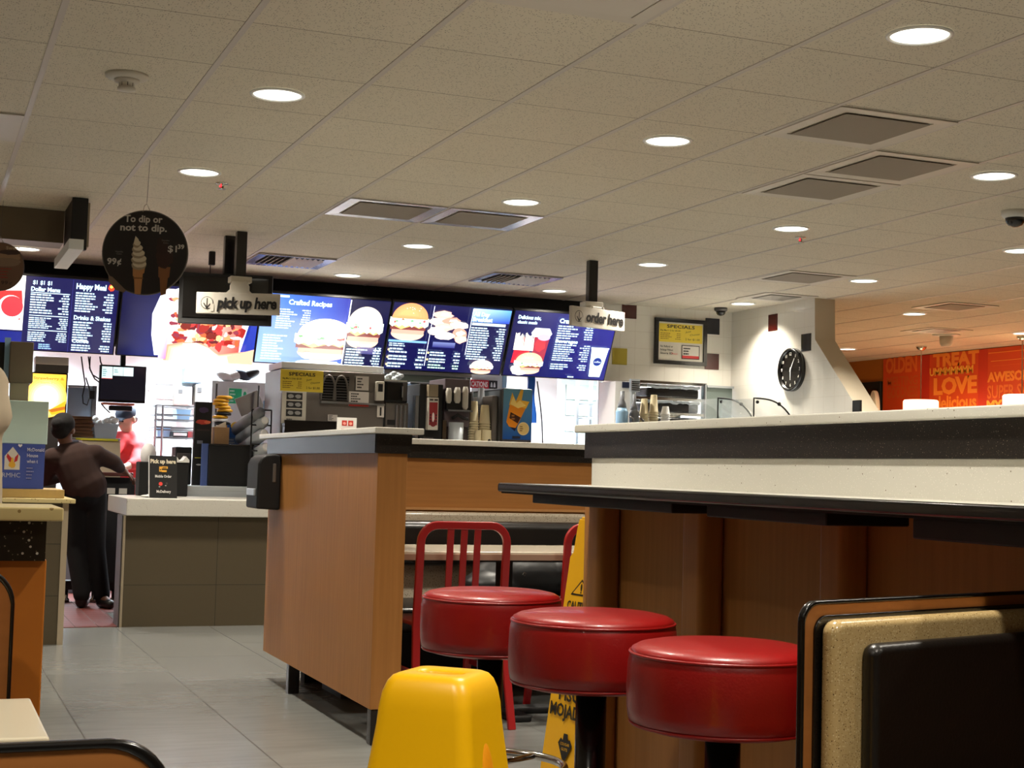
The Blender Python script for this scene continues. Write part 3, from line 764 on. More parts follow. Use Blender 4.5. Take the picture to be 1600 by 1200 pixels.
def d4(c):
    c.grad(0,0,.68,1,(150,180,235),(60,90,190),(24,30,140),(70,120,220))
    c.rect(.68,0,1,1,(12,12,50)); c.text('Crafted Recipes', .2, .86, .07, TX, .34, bold=.04)
    c.rect(.08,.955,.2,.985,(200,225,255)); c.lines(.12,.38,.80,.50,9,(225,240,255),seed=21); c.lines(.04,.34,.42,.04,10,(225,240,255),False,seed=22)
    burger(c,.52,.40,.44,.62,(250,236,212),3)
    c.blob(.5,.02,.2,.06,(240,240,255),4); c.ell(.40,.14,.05,.05,(240,245,255))
    c.rect(.68,0,1,1,(12,12,52)); burger(c,.82,.62,.28,.62,(250,236,214),5)
    c.poly([(.8,.36),(.9,.36),(.86,.28),(.84,.22)],(255,250,235)); c.grad(.78,.22,.94,.32,(60,60,110),(60,60,120),(120,110,140),(110,100,130))
    c.lines(.70,.98,.30,.02,7,TX,seed=23); c.text('17', .93,.26,.06,TX,.05,bold=.03)
    c.rect(.674,0,.683,1,(235,240,255))
def d5(c):
    c.rect(0,0,1,1,(10,10,60)); burger(c,.15,.74,.30,.56,(238,150,96),7)
    c.rect(.0,.42,.32,.45,(120,170,225)); c.lines(.01,.36,.41,.35,2,TX,False,seed=31)
    for i in range(3):
        c.ell(.015,.30-.11*i,.009,.016,(255,225,150)); c.lines(.02,.32,.34-.11*i,.25-.11*i,2,TX,seed=32+i)
    for i,(x,y,a,b) in enumerate([(.42,.86,.08,.07),(.40,.76,.09,.06),(.50,.78,.08,.06),(.56,.72,.08,.06),(.44,.68,.08,.06),(.38,.62,.07,.07),(.58,.60,.07,.09),(.46,.56,.09,.06),(.60,.52,.05,.06)]):
        c.blob(x,y,a,b,[(236,190,170),(250,225,205),(214,150,130),(255,242,230)][i%4],i+2,16,.16); c.blob(x+.01,y+.01,a*.5,b*.4,(255,238,220),i+40,12,.3)
    c.grad(.37,.38,.56,.46,(40,40,110),(40,40,110),(110,120,170),(110,120,170))
    for i in range(2):
        c.ell(.345,.29-.10*i,.009,.016,(255,225,150)); c.lines(.36,.62,.32-.10*i,.24-.10*i,2,TX,seed=36+i)
    c.lines(.36,.62,.13,.05,2,(190,240,215),seed=39)
    c.grad(.66,.80,.99,1,(60,110,210),(40,60,180),(90,160,230),(190,220,250)); c.text('All Day', .67,.89,.06,TX,.14,bold=.05); c.text('Breakfast', .67,.81,.06,TX,.17,bold=.05)
    c.rect(.67,.75,.96,.79,TX); c.lines(.67,.97,.73,.22,14,TX,seed=41)
    burger(c,.82,.13,.19,.22,(250,230,215),9); c.rect(.322,.1,.328,1,(225,232,255)); c.rect(.652,.3,.658,1,(225,232,255))
def d6(c):
    c.grad(0,0,1,1,(8,8,56),(20,20,100),(16,16,120),(10,10,64))
    c.text('Delicious mix,', .04,.88,.055,TX,.22,bold=.04); c.text('classic meals', .04,.81,.045,TX,.19,bold=.04)
    c.poly([(.07,.6),(.05,.2),(.2,.2),(.22,.6)],(225,30,50)); c.poly([(.22,.62),(.25,.2),(.36,.2),(.38,.66)],(150,40,60)); c.blob(.3,.5,.05,.1,(226,50,60),3)
    for i in range(12):
        x = .05+.19*i/12; c.poly([(x,.40),(x+.016,.40),(x+.012+.01*math.sin(i),.64+.04*math.sin(i*2.3)),(x-.004,.64+.03*math.cos(i))],(255,244,225))
    c.poly([(.19,.68),(.22,.76),(.36,.76),(.39,.68),(.37,.62),(.21,.62)],(245,245,252)); c.ell(.32,.62,.06,.05,(190,170,220))
    burger(c,.22,.22,.26,.34,(232,190,150),11); c.ell(.22,.24,.12,.025,(230,200,170)); c.blob(.1,.12,.05,.06,(250,245,235),8); c.blob(.14,.06,.07,.035,(250,246,240),9)
    c.text('Crafted Mix', .43,.87,.065,TX,.28,bold=.05); c.lines(.43,.78,.84,.62,6,TX,seed=51); c.text('Beverages', .43,.565,.05,TX,.22,bold=.05); c.lines(.43,.78,.55,.14,12,TX,seed=52,gaps=(8,))
    c.poly([(.80,.52),(.97,.50),(.94,.06),(.83,.06)],(225,250,255)); c.rect(.795,.505,.975,.525,(240,252,255)); c.ell(.885,.30,.042,.065,(16,40,120)); c.text('coffee', .885,.285,.03,(230,245,255),.065,align='C')
    c.lines(.62,.78,.06,.02,1,TX,False,seed=55)
screen(.34,1.415,'menu screen with two text columns at the far left',d2)
screen(1.42,2.495,'menu screen filled by a large iced cola glass',d3)
screen(2.50,3.575,'menu screen with two big burgers, headed Crafted Recipes',d4)
screen(3.58,4.645,'menu screen showing a chicken burger and chicken pieces',d5)
screen(4.65,5.635,'rightmost menu screen with fries, burger and a white cup',d6)

# ================================================================== FRONT COUNTERS
t = thing('pickup_counter', 'olive tiled pick up counter with thick pale top', 'counter', (2.3, 10.7, 0))
part('tile_front', MB().box(1.345,2.74,10.25,10.50,0,.745), M['olive_tile'], t)
part('countertop', MB().box(1.34,2.76,10.2,11.22,.745,.862), M['quartz'], t, bevel=.006)
part('corner_trim', MB().box(1.330,1.346,10.238,10.254,0,.745), mat('pale_trim_strip',(176,164,140),.4,.4), t)
part('end_panel', MB().box(1.322,1.345,10.256,10.50,.0,.745), mat('grey_end_panel',(74,70,66),.5), t)
part('rear_body', MB().box(1.62,2.74,10.50,11.2,.0,.745), M['steel_dark'], t)
t = thing('order_counter', 'olive tiled end of the order counter behind the speckled partition', 'counter', (.2, 9.9, 0))
part('tile_front', MB().box(-1.6,.85,9.33,10.2,0,.845), M['olive_tile2'], t)
part('countertop', MB().box(-1.6,.92,9.28,10.25,.845,.872), M['quartz_cream'], t, bevel=.004)
part('corner_trim', MB().box(.85,.885,9.32,9.34,0,.845), mat('pale_metal_trim',(190,176,150),.4,.4), t)
part('ledge_box', MB().box(-.6,.86,9.36,9.9,.873,.925), mat('wood_ledge',(178,150,92),.5,var=.08), t, bevel=.003)
# ---- tall wooden divider on black legs
t = thing('wooden_divider', 'tall freestanding wood divider with speckled black band and pale top', 'divider', (1.82, 6.7, 0))
part('body', MB().box(1.735,1.86,5.75,7.70,.143,1.165), M['wood'], t, bevel=.002)
part('black_band', MB().box(1.722,1.872,5.735,7.71,1.165,1.243), [M['black_speck']], t)
part('band_facing', MB().box(1.718,1.7225,5.74,7.70,1.167,1.242), M['grey_gloss'], t, label='glossy blue grey band on the long side')
part('cap_slab', MB().box(1.70,1.905,5.68,7.82,1.243,1.268), M['quartz'], t, bevel=.004)
for xx, yy in ((1.742,5.756),(1.742,7.15)):
    part('leg', MB().box(xx,xx+.055,yy,yy+.055,0,.143), M['black_gloss'], t, bevel=.004)
# ---- low wall with bench behind it
t = thing('banquette_wall', 'wooden half wall with black speckled band behind the red chairs', 'half wall', (3.0, 7.5, 0))
part('body', MB().box(1.908,4.6,7.46,7.60,.14,1.165), M['wood_x'], t, bevel=.002)
part('black_band', MB().box(1.908,4.6,7.44,7.62,1.165,1.236), M['black_speck'], t)
part('cap_slab', MB().box(1.908,4.62,7.40,7.66,1.236,1.266), M['quartz'], t, bevel=.004)
part('kick', MB().box(1.91,4.6,7.50,7.58,.0,.14), M['black_matt'], t)
part('trim_strip', MB().box(1.91,4.6,7.448,7.462,.893,.906), M['wood_edge'], t)
t = thing('bench_seat', 'black bench with beige speckled shell along the half wall', 'bench', (3.0, 7.1, 0))
part('shell', MB().box(1.90,4.55,7.36,7.435,.40,.886), M['shell_grey'], t, bevel=.02, seg=3)
part('back_cushion', MB().box(1.93,4.52,7.26,7.37,.61,.842), M['black_leather'], t, bevel=.045, seg=4)
part('seat_cushion', MB().box(1.92,4.52,6.72,7.30,.33,.45), M['black_leather'], t, bevel=.04, seg=4)
part('base', MB().box(1.92,4.52,6.86,7.36,.14,.33), M['black_matt'], t)
for xx in (1.95, 3.2, 4.45): part('leg', MB().box(xx,xx+.05,6.95,7.3,0,.14), M['black'], t)
t = thing('dining_table', 'long pale dining table behind the red chairs', 'table', (2.65, 6.8, 0))
part('tabletop', MB().box(1.90,3.35,6.10,6.68,.722,.752), mat('pale_laminate',(206,196,176),.22,coat=.4), t, bevel=.004)
part('edge_band', MB().box(1.897,3.353,6.095,6.685,.715,.740), mat('pinkish_edge_band',(166,132,112),.4), t)
for xx in (2.55,):
    part('pedestal', MB().box(xx-.03,xx+.03,6.36,6.42,.03,.715), M['black'], t)
    part('foot', MB().box(xx-.05,xx+.05,6.13,6.65,0,.03).box(xx-.25,xx+.25,6.34,6.44,0,.03), M['black'], t, bevel=.01)
part('support_plate', MB().box(2.05,3.2,6.2,6.6,.70,.715), M['black'], t)

# ---- big partition with bar top at the right
t = thing('bar_partition', 'long wood partition with speckled black band and pale quartz panel, right', 'partition', (2.1, 2.8, 0))
part('body', MB().box(2.0,2.2,.4,4.24,0,1.155), M['wood'], t)
part('end_post', MB().box(1.965,2.02,4.19,4.262,0,1.07), M['wood'], t, bevel=.012, seg=3)
part('black_band', MB().box(1.955,2.25,.4,4.245,1.153,1.232), M['black_speck'], t)
part('cap_slab', MB().box(1.935,2.28,.4,4.285,1.232,1.256), M['quartz'], t, bevel=.004)
part('splash_panel', MB().box(1.962,2.0,.4,4.205,1.062,1.153), M['quartz'], t, bevel=.002)
for (a, b) in ((4.06,4.15),(3.44,3.55),(2.80,2.90)):
    part('pilaster', MB().box(1.925,2.0,a,b,0,1.035), M['wood'], t, bevel=.02, seg=3)
bs = part('bar_shelf', MB().box(1.665,1.962,.4,4.20,1.046,1.068), M['quartz'], t, bevel=.003, label='narrow bar shelf with black rounded edge')
part('edge_moulding', MB().box(1.652,1.672,.4,4.215,1.042,1.069).box(1.652,1.96,4.198,4.215,1.042,1.069), M['black_gloss'], bs, bevel=.007, seg=3)
part('under_panel', MB().box(1.66,1.96,.4,4.2,1.038,1.0465), M['black_matt'], bs)
for (a, b, z0, z1) in ((3.22,4.10,1.012,1.038),(2.56,3.05,1.010,1.038),(1.5,2.28,.998,1.038)):
    part('bracket', MB().box(1.72,1.925,a,b,z0,z1), M['black_bracket'], bs, bevel=.004)

# ---- red stools
def stool(x, y, lab, dz=.015):
    t = thing('bar_stool', lab, 'stool', (x, y, 0), 'red round bar stools at the bar shelf')
    pr_ = [(.02,.60),(.150,.602),(.168,.607),(.172,.612),(.172,.6125),(.181,.618),(.1845,.64),(.1855,.69),(.184,.738),(.181,.752),(.1785,.757),(.1795,.759),(.176,.766),(.165,.772),(.14,.777),(.08,.781),(.01,.782)]
    pr_ = [(r_, h_+dz if h_ > .73 else (h_+dz+.014 if h_ < .66 else h_+dz)) for r_, h_ in pr_]
    s = part('seat', MB().lathe((x,y,0), pr_, 72), M['red_vinyl'], t, smooth=True)
    for zz, rr in ((.7575+dz,.1800),(.6265+dz,.1775)):
        part('piping', MB().tube([(x+rr*math.cos(2*PI*i/64), y+rr*math.sin(2*PI*i/64), zz) for i in range(64)], .0032, 6, True), M['red_vinyl'], s, smooth=True)
    part('under_plate', MB().lathe((x,y,0), [(.02,.609+dz),(.09,.611+dz),(.10,.620+dz)], 32), M['black'], t, smooth=True)
    part('post', MB().lathe((x,y,0), [(.034,.02),(.034,.612+dz)], 28), M['black_gloss'], t, smooth=True)
    part('foot_ring', MB().tube([(x+.20*math.cos(2*PI*i/48), y+.20*math.sin(2*PI*i/48), .34) for i in range(48)], .011, 10, True), M['chrome'], t, smooth=True)
    for a in (.5, 2.6, 4.7):
        part('spoke', MB().cyl((x+.03*math.cos(a),y+.03*math.sin(a),.34),(x+.19*math.cos(a),y+.19*math.sin(a),.34),.008), M['chrome'], t, smooth=True)
    part('base_disc', MB().lathe((x,y,0), [(.20,0),(.20,.006),(.17,.018),(.05,.03),(.034,.06)], 40), M['black'], t, smooth=True)
    return t
stool(1.42, 3.64, 'leftmost red stool, the farthest from the camera')
stool(1.405, 2.985, 'middle red bar stool in the row of three', .021)
stool(1.455, 2.50, 'nearest red stool, partly behind the booth edge', .008)

# ---- red metal chairs
def chair(x, y, lab, rz=0):
    t = thing('metal_chair', lab, 'chair', (x, y, 0), 'red metal slat back chairs')
    MT = Matrix.Translation((x, y, 0)) @ Matrix.Rotation(rz, 4, 'Z')
    hw = .197
    # back hoop: flat bar bent over the top
    pts = [(-hw-.02,-.10,0),(-hw-.012,-.055,.2),(-hw-.002,-.01,.44),(-hw,-.02,.62)]
    top = .868; r = .075
    L_ = [(-hw,-.035,top-r)]+[(-hw+r-r*math.cos(a*PI/12), -.035, top-r+r*math.sin(a*PI/12)) for a in range(1, 7)]
    path = pts+L_; path = path+[(-p[0], p[1], p[2]) for p in path[::-1]]
    mb = MB(); w2, d2_ = .017, .011; rings = []
    for i, p in enumerate(path):
        a = Vector(path[max(0,i-1)]); b = Vector(path[min(len(path)-1,i+1)]); tt = (b-a).normalized()
        n_ = tt.cross(Vector((0,1,0))).normalized(); q = Vector(p)
        yv = Vector((0,1,0))
        rings.append([q+n_*w2-yv*d2_, q+n_*w2+yv*d2_, q-n_*w2+yv*d2_, q-n_*w2-yv*d2_])
    mb.rings(rings); mb.xform(MT); part('back_frame', mb, M['red_metal'], t, bevel=.004)
    for sx in (-.062, 0, .062):
        mb = MB(); mb.rings([[(sx-.014,-.012,.44),(sx+.014,-.012,.44),(sx+.014,-.002,.44),(sx-.014,-.002,.44)],[(sx-.015,-.040,top-.012),(sx+.015,-.040,top-.012),(sx+.015,-.030,top-.012),(sx-.015,-.030,top-.012)]])
        mb.xform(MT); part('slat', mb, M['red_metal'], t, bevel=.002)
    mb = MB(); mb.prism([(-.20,-.01),(.20,-.01),(.205,.2),(.195,.36),(.15,.40),(-.15,.40),(-.195,.36),(-.205,.2)], 'Z', .432, .452); mb.xform(MT)
    part('seat', mb, M['red_metal'], t, bevel=.008, seg=3)
    for s_ in (-1, 1):
        mb = MB(); mb.rings([[(s_*.19-.015,.40,0),(s_*.19+.015,.40,0),(s_*.19+.015,.425,0),(s_*.19-.015,.425,0)],[(s_*.175-.018,.33,.435),(s_*.175+.018,.33,.435),(s_*.175+.018,.36,.435),(s_*.175-.018,.36,.435)]]); mb.xform(MT)
        part('front_leg', mb, M['red_metal'], t, bevel=.003)
        mb = MB(); mb.box(s_*.196-.008, s_*.196+.008, -.03, .38, .22, .245); mb.xform(MT); part('side_stretcher', mb, M['red_metal'], t, bevel=.002)
    return t
chair(2.22, 6.07, 'red slat back chair fully seen behind the leftmost stool')
chair(2.905, 6.07, 'red chair mostly hidden behind the yellow A-frame sign')
# bag on the bench side
t = thing('backpack', 'crumpled black bag with a small zip pull under the table', 'bag', (2.95, 7.0, .45))
mb = MB(); mb.ball((2.93,7.02,.585), (.30,.16,.135), 28, 16).ball((2.72,6.98,.535),(.16,.13,.08),20,12).ball((3.12,7.0,.60),(.16,.15,.12),20,12)
part('body', remesh(mb, .012, 3), M['bag'], t, smooth=True)
part('zip_pull', MB().tube([(2.83,6.84,.60),(2.836,6.835,.61),(2.845,6.835,.603),(2.838,6.84,.592)], .003, 6, True), M['chrome'], t)

# ---- yellow floor cone in front
cx, cy = .470, 1.330
t = thing('floor_cone', 'yellow four sided caution cone with rounded shoulders in the foreground', 'caution cone', (cx, cy, 0))
def rsq(h, z, r, n=6):
    out = []
    for qx, qy, a0 in ((1,1,0),(-1,1,90),(-1,-1,180),(1,-1,270)):
        for i in range(n+1):
            a = math.radians(a0+90*i/n); out.append((qx*(h-r)+r*math.cos(a), qy*(h-r)+r*math.sin(a), z))
    return out
H_ = .912
mb = MB()
lv = [(.190,0,.03),(.190,.028,.03),(.157,.034,.03),(.155,.04,.026),(.0480,H_-.046,.014),(.0468,H_-.030,.014),(.0445,H_-.016,.014),(.0410,H_-.007,.013),(.0370,H_-.002,.012),(.0325,H_,.011)]
rot = Matrix.Translation((cx,cy,0)) @ Matrix.Rotation(math.radians(-43), 4, 'Z')
R_ = [[Vector(p) for p in rsq(h, z, r)] for h, z, r in lv]
def slot(hw, hd, z, n=28):
    r = hd; out = []
    for qx, qy, a0 in ((1,1,0),(-1,1,90),(-1,-1,180),(1,-1,270)):
        for i in range(7):
            a = math.radians(a0+90*i/6); out.append(Vector((qx*(hw-r)+r*math.cos(a), qy*(hd-r)+r*math.sin(a), z)))
    return out
R_ += [slot(.0245,.0115,H_-.0005), slot(.0225,.0095,H_-.003), slot(.0215,.0085,H_-.010), slot(.021,.008,H_-.05)]
mb.rings(R_, cap=False); mb.xform(rot)
part('body', mb, M['yellow'], t, smooth=True)
mb = MB(); mb.ball((0,0,0), (.006,.015,.042), 28, 18); mb.xform(rot @ Matrix.Translation((.0525,-.008,.812)) @ Matrix.Rotation(math.radians(-7),4,'Y'))
part('side_dimple', mb, mat('orange_yellow_plastic',(250,160,20),.35), t, smooth=True, label='oval boss on the right face')

# ---- tall A-frame wet floor sign
yo, so = Vector((2.165, 4.60, .018)), .93
t = thing('wet_floor_sign', 'tall yellow A-frame wet floor sign behind the partition end', 'caution sign', yo)
sa = math.radians(-83)
dirx = Vector((math.cos(sa), math.sin(sa), 0)); diry = Vector((-dirx.y, dirx.x, 0))
for sgn in (-1, 1):
    ft = lambda x, z: yo+dirx*x+diry*(sgn*(.02+.085*(1-z/so)))+Vector((0,0,z))
    outl = [(-.160,-.017),(.160,-.017),(.098,.80),(.080,.815),(.070,.90),(.062,.93),(-.062,.93),(-.070,.90),(-.080,.815),(-.098,.80)]
    mb = MB(); mb.rings([[ft(x,z)-diry*.006 for x, z in outl],[ft(x,z)+diry*.006 for x, z in outl]])
    p_ = part('panel', mb, M['yellow_sign'], t, bevel=.003)
    if sgn == -1:
        up = (ft(0,.9)-ft(0,.1)).normalized()
        c = Canvas(ft(-.16,0)-diry*.0065, dirx, up, .32, .932, -diry); K = (30,24,16)
        c.poly([(.29,.725),(.71,.725),(.50,.785)],K); c.poly([(.335,.731),(.665,.731),(.50,.777)],(226,168,14)); c.ell(.5,.755,.018,.014,K); c.ell(.5,.737,.012,.004,K)
        c.text('CAUTION', .5,.672,.030,K,.50,bold=.03,align='C'); c.text('WET', .5,.61,.035,K,.3,bold=.03,align='C'); c.text('FLOOR', .5,.55,.035,K,.46,bold=.03,align='C')
        c.text('CUIDADO', .5,.455,.035,K,.6,bold=.03,align='C')
        c.text('PISO', .5,.347,.044,K,.44,bold=.03,align='C'); c.text('MOJADO', .5,.288,.044,K,.74,bold=.03,align='C')
        c.poly([(.5,.125),(.36,.195),(.41,.215),(.45,.208),(.46,.232),(.54,.232),(.55,.208),(.59,.215),(.64,.195)],(26,22,18)); c.text('COUGAR',.5,.19,.010,(226,168,14),.18,align='C'); c.text('GUTS',.5,.172,.010,(226,168,14),.12,align='C')
        c.done('print', t, vcmat('paper'), 'black warning triangle and lettering')
part('top_hinge', MB().box(-.05,.05,-.025,.025,.925,.938).xform(Matrix.Translation(yo) @ Matrix.Rotation(sa,4,'Z')), M['yellow_sign'], t, bevel=.004)

# ---- booths
def booth(o, ang, w, H, depth, lab, seat=True, rnd=.045):
    """booth back seen from its seat side; o = near bottom corner at the visible end, ang = direction of the long side"""
    t = thing('booth_bench', lab, 'booth', (o[0], o[1], 0))
    MT = Matrix.Translation((o[0], o[1], 0)) @ Matrix.Rotation(ang, 4, 'Z')
    def outline(x0, x1, z0, z1, r, n=8):
        p = [(x1, z0)]+[(x1-r+r*math.cos(PI/2*i/n), z1-r+r*math.sin(PI/2*i/n)) for i in range(n+1)]+[(x0+r-r*math.sin(PI/2*i/n), z1-r+r*math.cos(PI/2*i/n)) for i in range(n+1)]+[(x0, z0)]
        return p
    part('back_panel', MB().prism(outline(0.004,w-.004,.02,H-.004,rnd), 'Y', .003, .0115).xform(MT), M['wood_red'], t)
    # black edge moulding around the panel
    ol = outline(0, w, .0, H, rnd); pts = ol[::-1]
    mb = MB(); rings = []
    for i, (a, b) in enumerate(pts):
        q_ = .0065; rings.append([(a,.001,b),(a,.013,b),((a+ (q_ if a < w/2 else -q_)), .013, b-q_ if b > H-.05 else b), ((a+(q_ if a < w/2 else -q_)), .001, b-q_ if b > H-.05 else b)])
    mb.rings(rings); mb.xform(MT); part('edge_moulding', mb, M['black_gloss'], t, bevel=.003)
    if seat:
        d0 = .025
        il = outline(d0, w-d0, .02, H-.022, rnd*.8)
        part('inner_edge', MB().prism(il, 'Y', -.002, .004).xform(MT), M['black_gloss'], t, bevel=.002)
        part('shell', MB().prism(outline(d0+.006, w-d0-.006, .30, H-.027, rnd*.7), 'Y', -.034, -.003).xform(MT), M['shell'], t, bevel=.014, seg=4)
        part('back_cushion', MB().prism(outline(d0+.066, w-d0-.066, .40, H-.062, .02), 'Y', -.062, -.03).xform(MT), M['black_leather'], t, bevel=.015, seg=4)
        part('seat_cushion', MB().box(d0+.02, w-d0-.02, -depth, -.09, .34, .45).xform(MT), M['black_leather'], t, bevel=.04, seg=4)
        part('seat_base', MB().box(d0+.02, w-d0-.02, -depth+.05, .0, .0, .34).xform(MT), M['wood_red'], t)
    return t
booth((1.243, 1.905), math.radians(16), .69, .920, .5, 'black cushioned booth with speckled shell at the lower right', rnd=.032)
booth((.160-1.2, 2.475), 0, 1.2, .932, .37, 'booth with wood back panel at the left edge beyond the white table', rnd=.06)
booth((.186-1.1, 1.075), math.radians(1), 1.1, .903, .5, 'wood booth back with black rounded edge at the lower left', seat=False, rnd=.045)
t = thing('cafe_table', 'small white laminate table at the lower left', 'table', (-.2, 2.1, 0))
part('tabletop', MB().box(-.62,.178,1.985,2.315,.722,.75), mat('cream_laminate',(236,226,200),.3,coat=.3), t, bevel=.004)
part('pedestal', MB().cyl((-.2,2.04,.02),(-.2,2.04,.722),.03,n=20), M['black'], t, smooth=True)
part('foot', MB().box(-.45,.05,2.01,2.07,0,.025).box(-.23,-.17,1.9,2.10,0,.025), M['black'], t, bevel=.008)
# left partition with cream slab
t = thing('slab_partition', 'short wood partition with cream slab and coarse speckled band, left', 'partition', (-.4, 2.75, 0))
part('body', MB().box(-1.6,.222,2.68,2.80,0,.93), mat('amber_wood',(190,112,32),.45,var=.12,bscale=6), t, bevel=.003)
part('speckled_band', MB().box(-1.6,.218,2.665,2.815,.928,.999), M['band_coarse'], t)
part('slab', MB().box(-1.6,.242,2.63,2.85,.997,1.020), M['quartz_cream'], t, bevel=.003)

# ================================================================== HANGING SIGNS
def hang_sign(xc, yc, ang, zt, zb, w, txt, px, py, lab, tname, neck=True, pz=2.33):
    t = thing('hanging_sign', lab, 'sign', (xc, yc, zb), 'hanging counter signs')
    part('pole', MB().box(px-.034,px+.034,py-.03,py+.03,pz,CEIL-.001), M['black_gloss'], t, bevel=.003)
    part('pole_foot', MB().box(px-.07,px+.07,py-.05,py+.05,pz-.03,pz+.01), M['offwhite'], t, bevel=.004)
    MT = Matrix.Translation((xc, yc, 0)) @ Matrix.Rotation(ang, 4, 'Z')
    mb = MB(); mb.prism([(-.085,zt),(.085,zt),(.060,zt+.022),(.060,pz-.055),(.045,pz-.028),(-.045,pz-.028),(-.060,pz-.055),(-.060,zt+.022)], 'Y', -.015, .045); mb.xform(MT)
    part('neck_bracket', mb, M['offwhite'], t, bevel=.004)
    mb = MB(); mb.box(-w/2,w/2,-.028,.0,zb,zt).xform(MT); part('panel', mb, M['offwhite'], t, bevel=.003)
    o = MT @ Vector((-w/2,-.0285,zb)); u = MT.to_3x3() @ Vector((1,0,0)); n = MT.to_3x3() @ Vector((0,-1,0))
    c = Canvas(o, u, (0,0,1), w, zt-zb, n); K = (18,16,16); P_ = (205,200,188)
    ar = w/(zt-zb)
    c.ell(.13,.5,.075,.075*ar,K); c.ell(.13,.5,.068,.068*ar,P_); c.rect(.17,.0+.1,.215,.45,P_)
    c.poly([(.126,.72),(.138,.72),(.136,.32),(.124,.32)],K)
    c.poly([(.085,.48),(.096,.50),(.13,.30),(.168,.48),(.172,.42),(.128,.20)],K)
    c.text(txt, .255, .28, .50, K, .71, bold=.04, slant=.12, space=.93)
    c.done('lettering', t, vcmat('paper'), 'black italic lettering with arrow in a ring')
    return t
hang_sign(1.93, 9.65, math.radians(-22), 2.225, 2.085, .545, 'pick up here', 1.945, 9.715, 'hanging sign reading pick up here', 'pick')
hang_sign(4.485, 9.60, math.radians(21), 2.285, 2.145, .545, 'order here', 4.475, 9.66, 'hanging sign reading order here', 'order')
t = thing('order_monitor', 'black monitor hanging behind the pick up sign', 'monitor', (1.91, 9.95, 2.05))
MT = Matrix.Translation((1.91, 9.99, 0)) @ Matrix.Rotation(math.radians(-16), 4, 'Z')
part('pole', MB().box(1.876,1.944,9.91,9.97,2.38,CEIL-.001), M['black_gloss'], t, bevel=.003)
mb = MB(); mb.rings([[(-.31,.02,2.045),(.31,.02,2.045),(.31,.02,2.385),(-.31,.02,2.385)],[(-.31,-.035,2.045),(.31,-.035,2.045),(.31,-.035,2.385),(-.31,-.035,2.385)],[(-.285,-.02,2.085),(.285,-.02,2.085),(.285,-.02,2.365),(-.285,-.02,2.365)]]); mb.xform(MT)
part('casing', mb, M['black'], t, bevel=.004)
mb = MB(); mb.box(-.283,.283,-.028,-.021,2.087,2.363).xform(MT); part('screen', mb, M['black_gloss'], t)
# round ice cream sign
def disc_sign(x, y, z, r, lab, draw, hook=True, nm='round_sign', rim=(110,104,96), turn=math.radians(-19)):
    t = thing(nm, lab, 'sign', (x, y, z-r))
    RM = Matrix.Translation((x,y,z)) @ Matrix.Rotation(turn,4,'Z'); R3 = RM.to_3x3()
    part('disc', MB().lathe((0,0,0), [(r,-.003),(r,.003)], 64, axis='Y').xform(RM), mat('sign_rim',rim,.5), t)
    c = Canvas(RM @ Vector((-r,-.0032,-r)), R3 @ Vector((1,0,0)), (0,0,1), 2*r, 2*r, R3 @ Vector((0,-1,0))); draw(c); c.done('print', t, vcmat('paper', rough=.35))
    if hook:
        part('hook', MB().tube([(x-.02,y,z+r-.01),(x-.015,y,z+r+.02),(x-.002,y,z+r+.035),(x+.01,y,z+r+.01),(x+.018,y,z+r-.008)], .002, 6), M['chrome'], t)
        part('wire', MB().cyl((x-.002,y,z+r+.033),(x+.004,y,CEIL),.0012,n=6), M['steel_dark'], t)
def dip(c):
    G = (196,192,184)
    c.ell(.5,.5,.488,.488,(30,26,27),n=60)
    # dipped cone
    c.poly([(.66,.34),(.80,.34),(.79,.22),(.775,.21),(.76,.02),(.70,.0),(.68,.21),(.665,.22)],(128,82,48)); c.blob(.73,.46,.10,.13,(52,30,26),3); c.blob(.70,.57,.07,.09,(46,27,24),4); c.blob(.67,.645,.035,.04,(42,25,22),6)
    # vanilla swirl
    c.poly([(.365,.34),(.51,.34),(.50,.26),(.485,.25),(.47,.01),(.40,.01),(.385,.21),(.37,.22)],(176,124,76)); c.rect(.375,.19,.49,.205,(120,80,46))
    V1, V2 = (204,192,168), (150,134,110)
    for i,(x,y,a,b) in enumerate([(.435,.36,.085,.055),(.43,.42,.088,.05),(.42,.485,.075,.045),(.41,.545,.06,.042),(.40,.60,.042,.036)]):
        c.blob(x,y-.012,a,b,V2,i,24,.03); c.blob(x+.008,y+.008,a*.93,b*.85,V1,i+9,24,.03)
    c.poly([(.37,.62),(.43,.62),(.42,.655),(.385,.69)],V1)
    c.poly([(.09,.22),(.14,.2),(.30,.05),(.28,.02),(.18,.05),(.10,.14)],(120,100,84))
    c.text('To dip or', .47,.855,.078,G,.44,bold=.03,align='C'); c.text('not to dip.', .475,.752,.078,G,.54,bold=.03,align='C')
    c.text('99', .07,.35,.07,G,.11,bold=.03); c.text('¢', .185,.35,.07,G,.05,bold=.03)
    c.text('$1', .765,.515,.075,G,.105,bold=.015); c.text('39', .88,.555,.05,G,.075,bold=.03)
    c.text('Vanilla', .16,.49,.018,(130,126,120),.09); c.text('Cone', .175,.465,.018,(130,126,120),.06)
    c.text('Chocolate', .69,.64,.018,(120,116,110),.09); c.text('Cone', .71,.61,.018,(120,116,110),.06)
disc_sign(1.045, 7.65, 2.165, .217, 'round black hanging sign about dipping ice cream cones', dip)
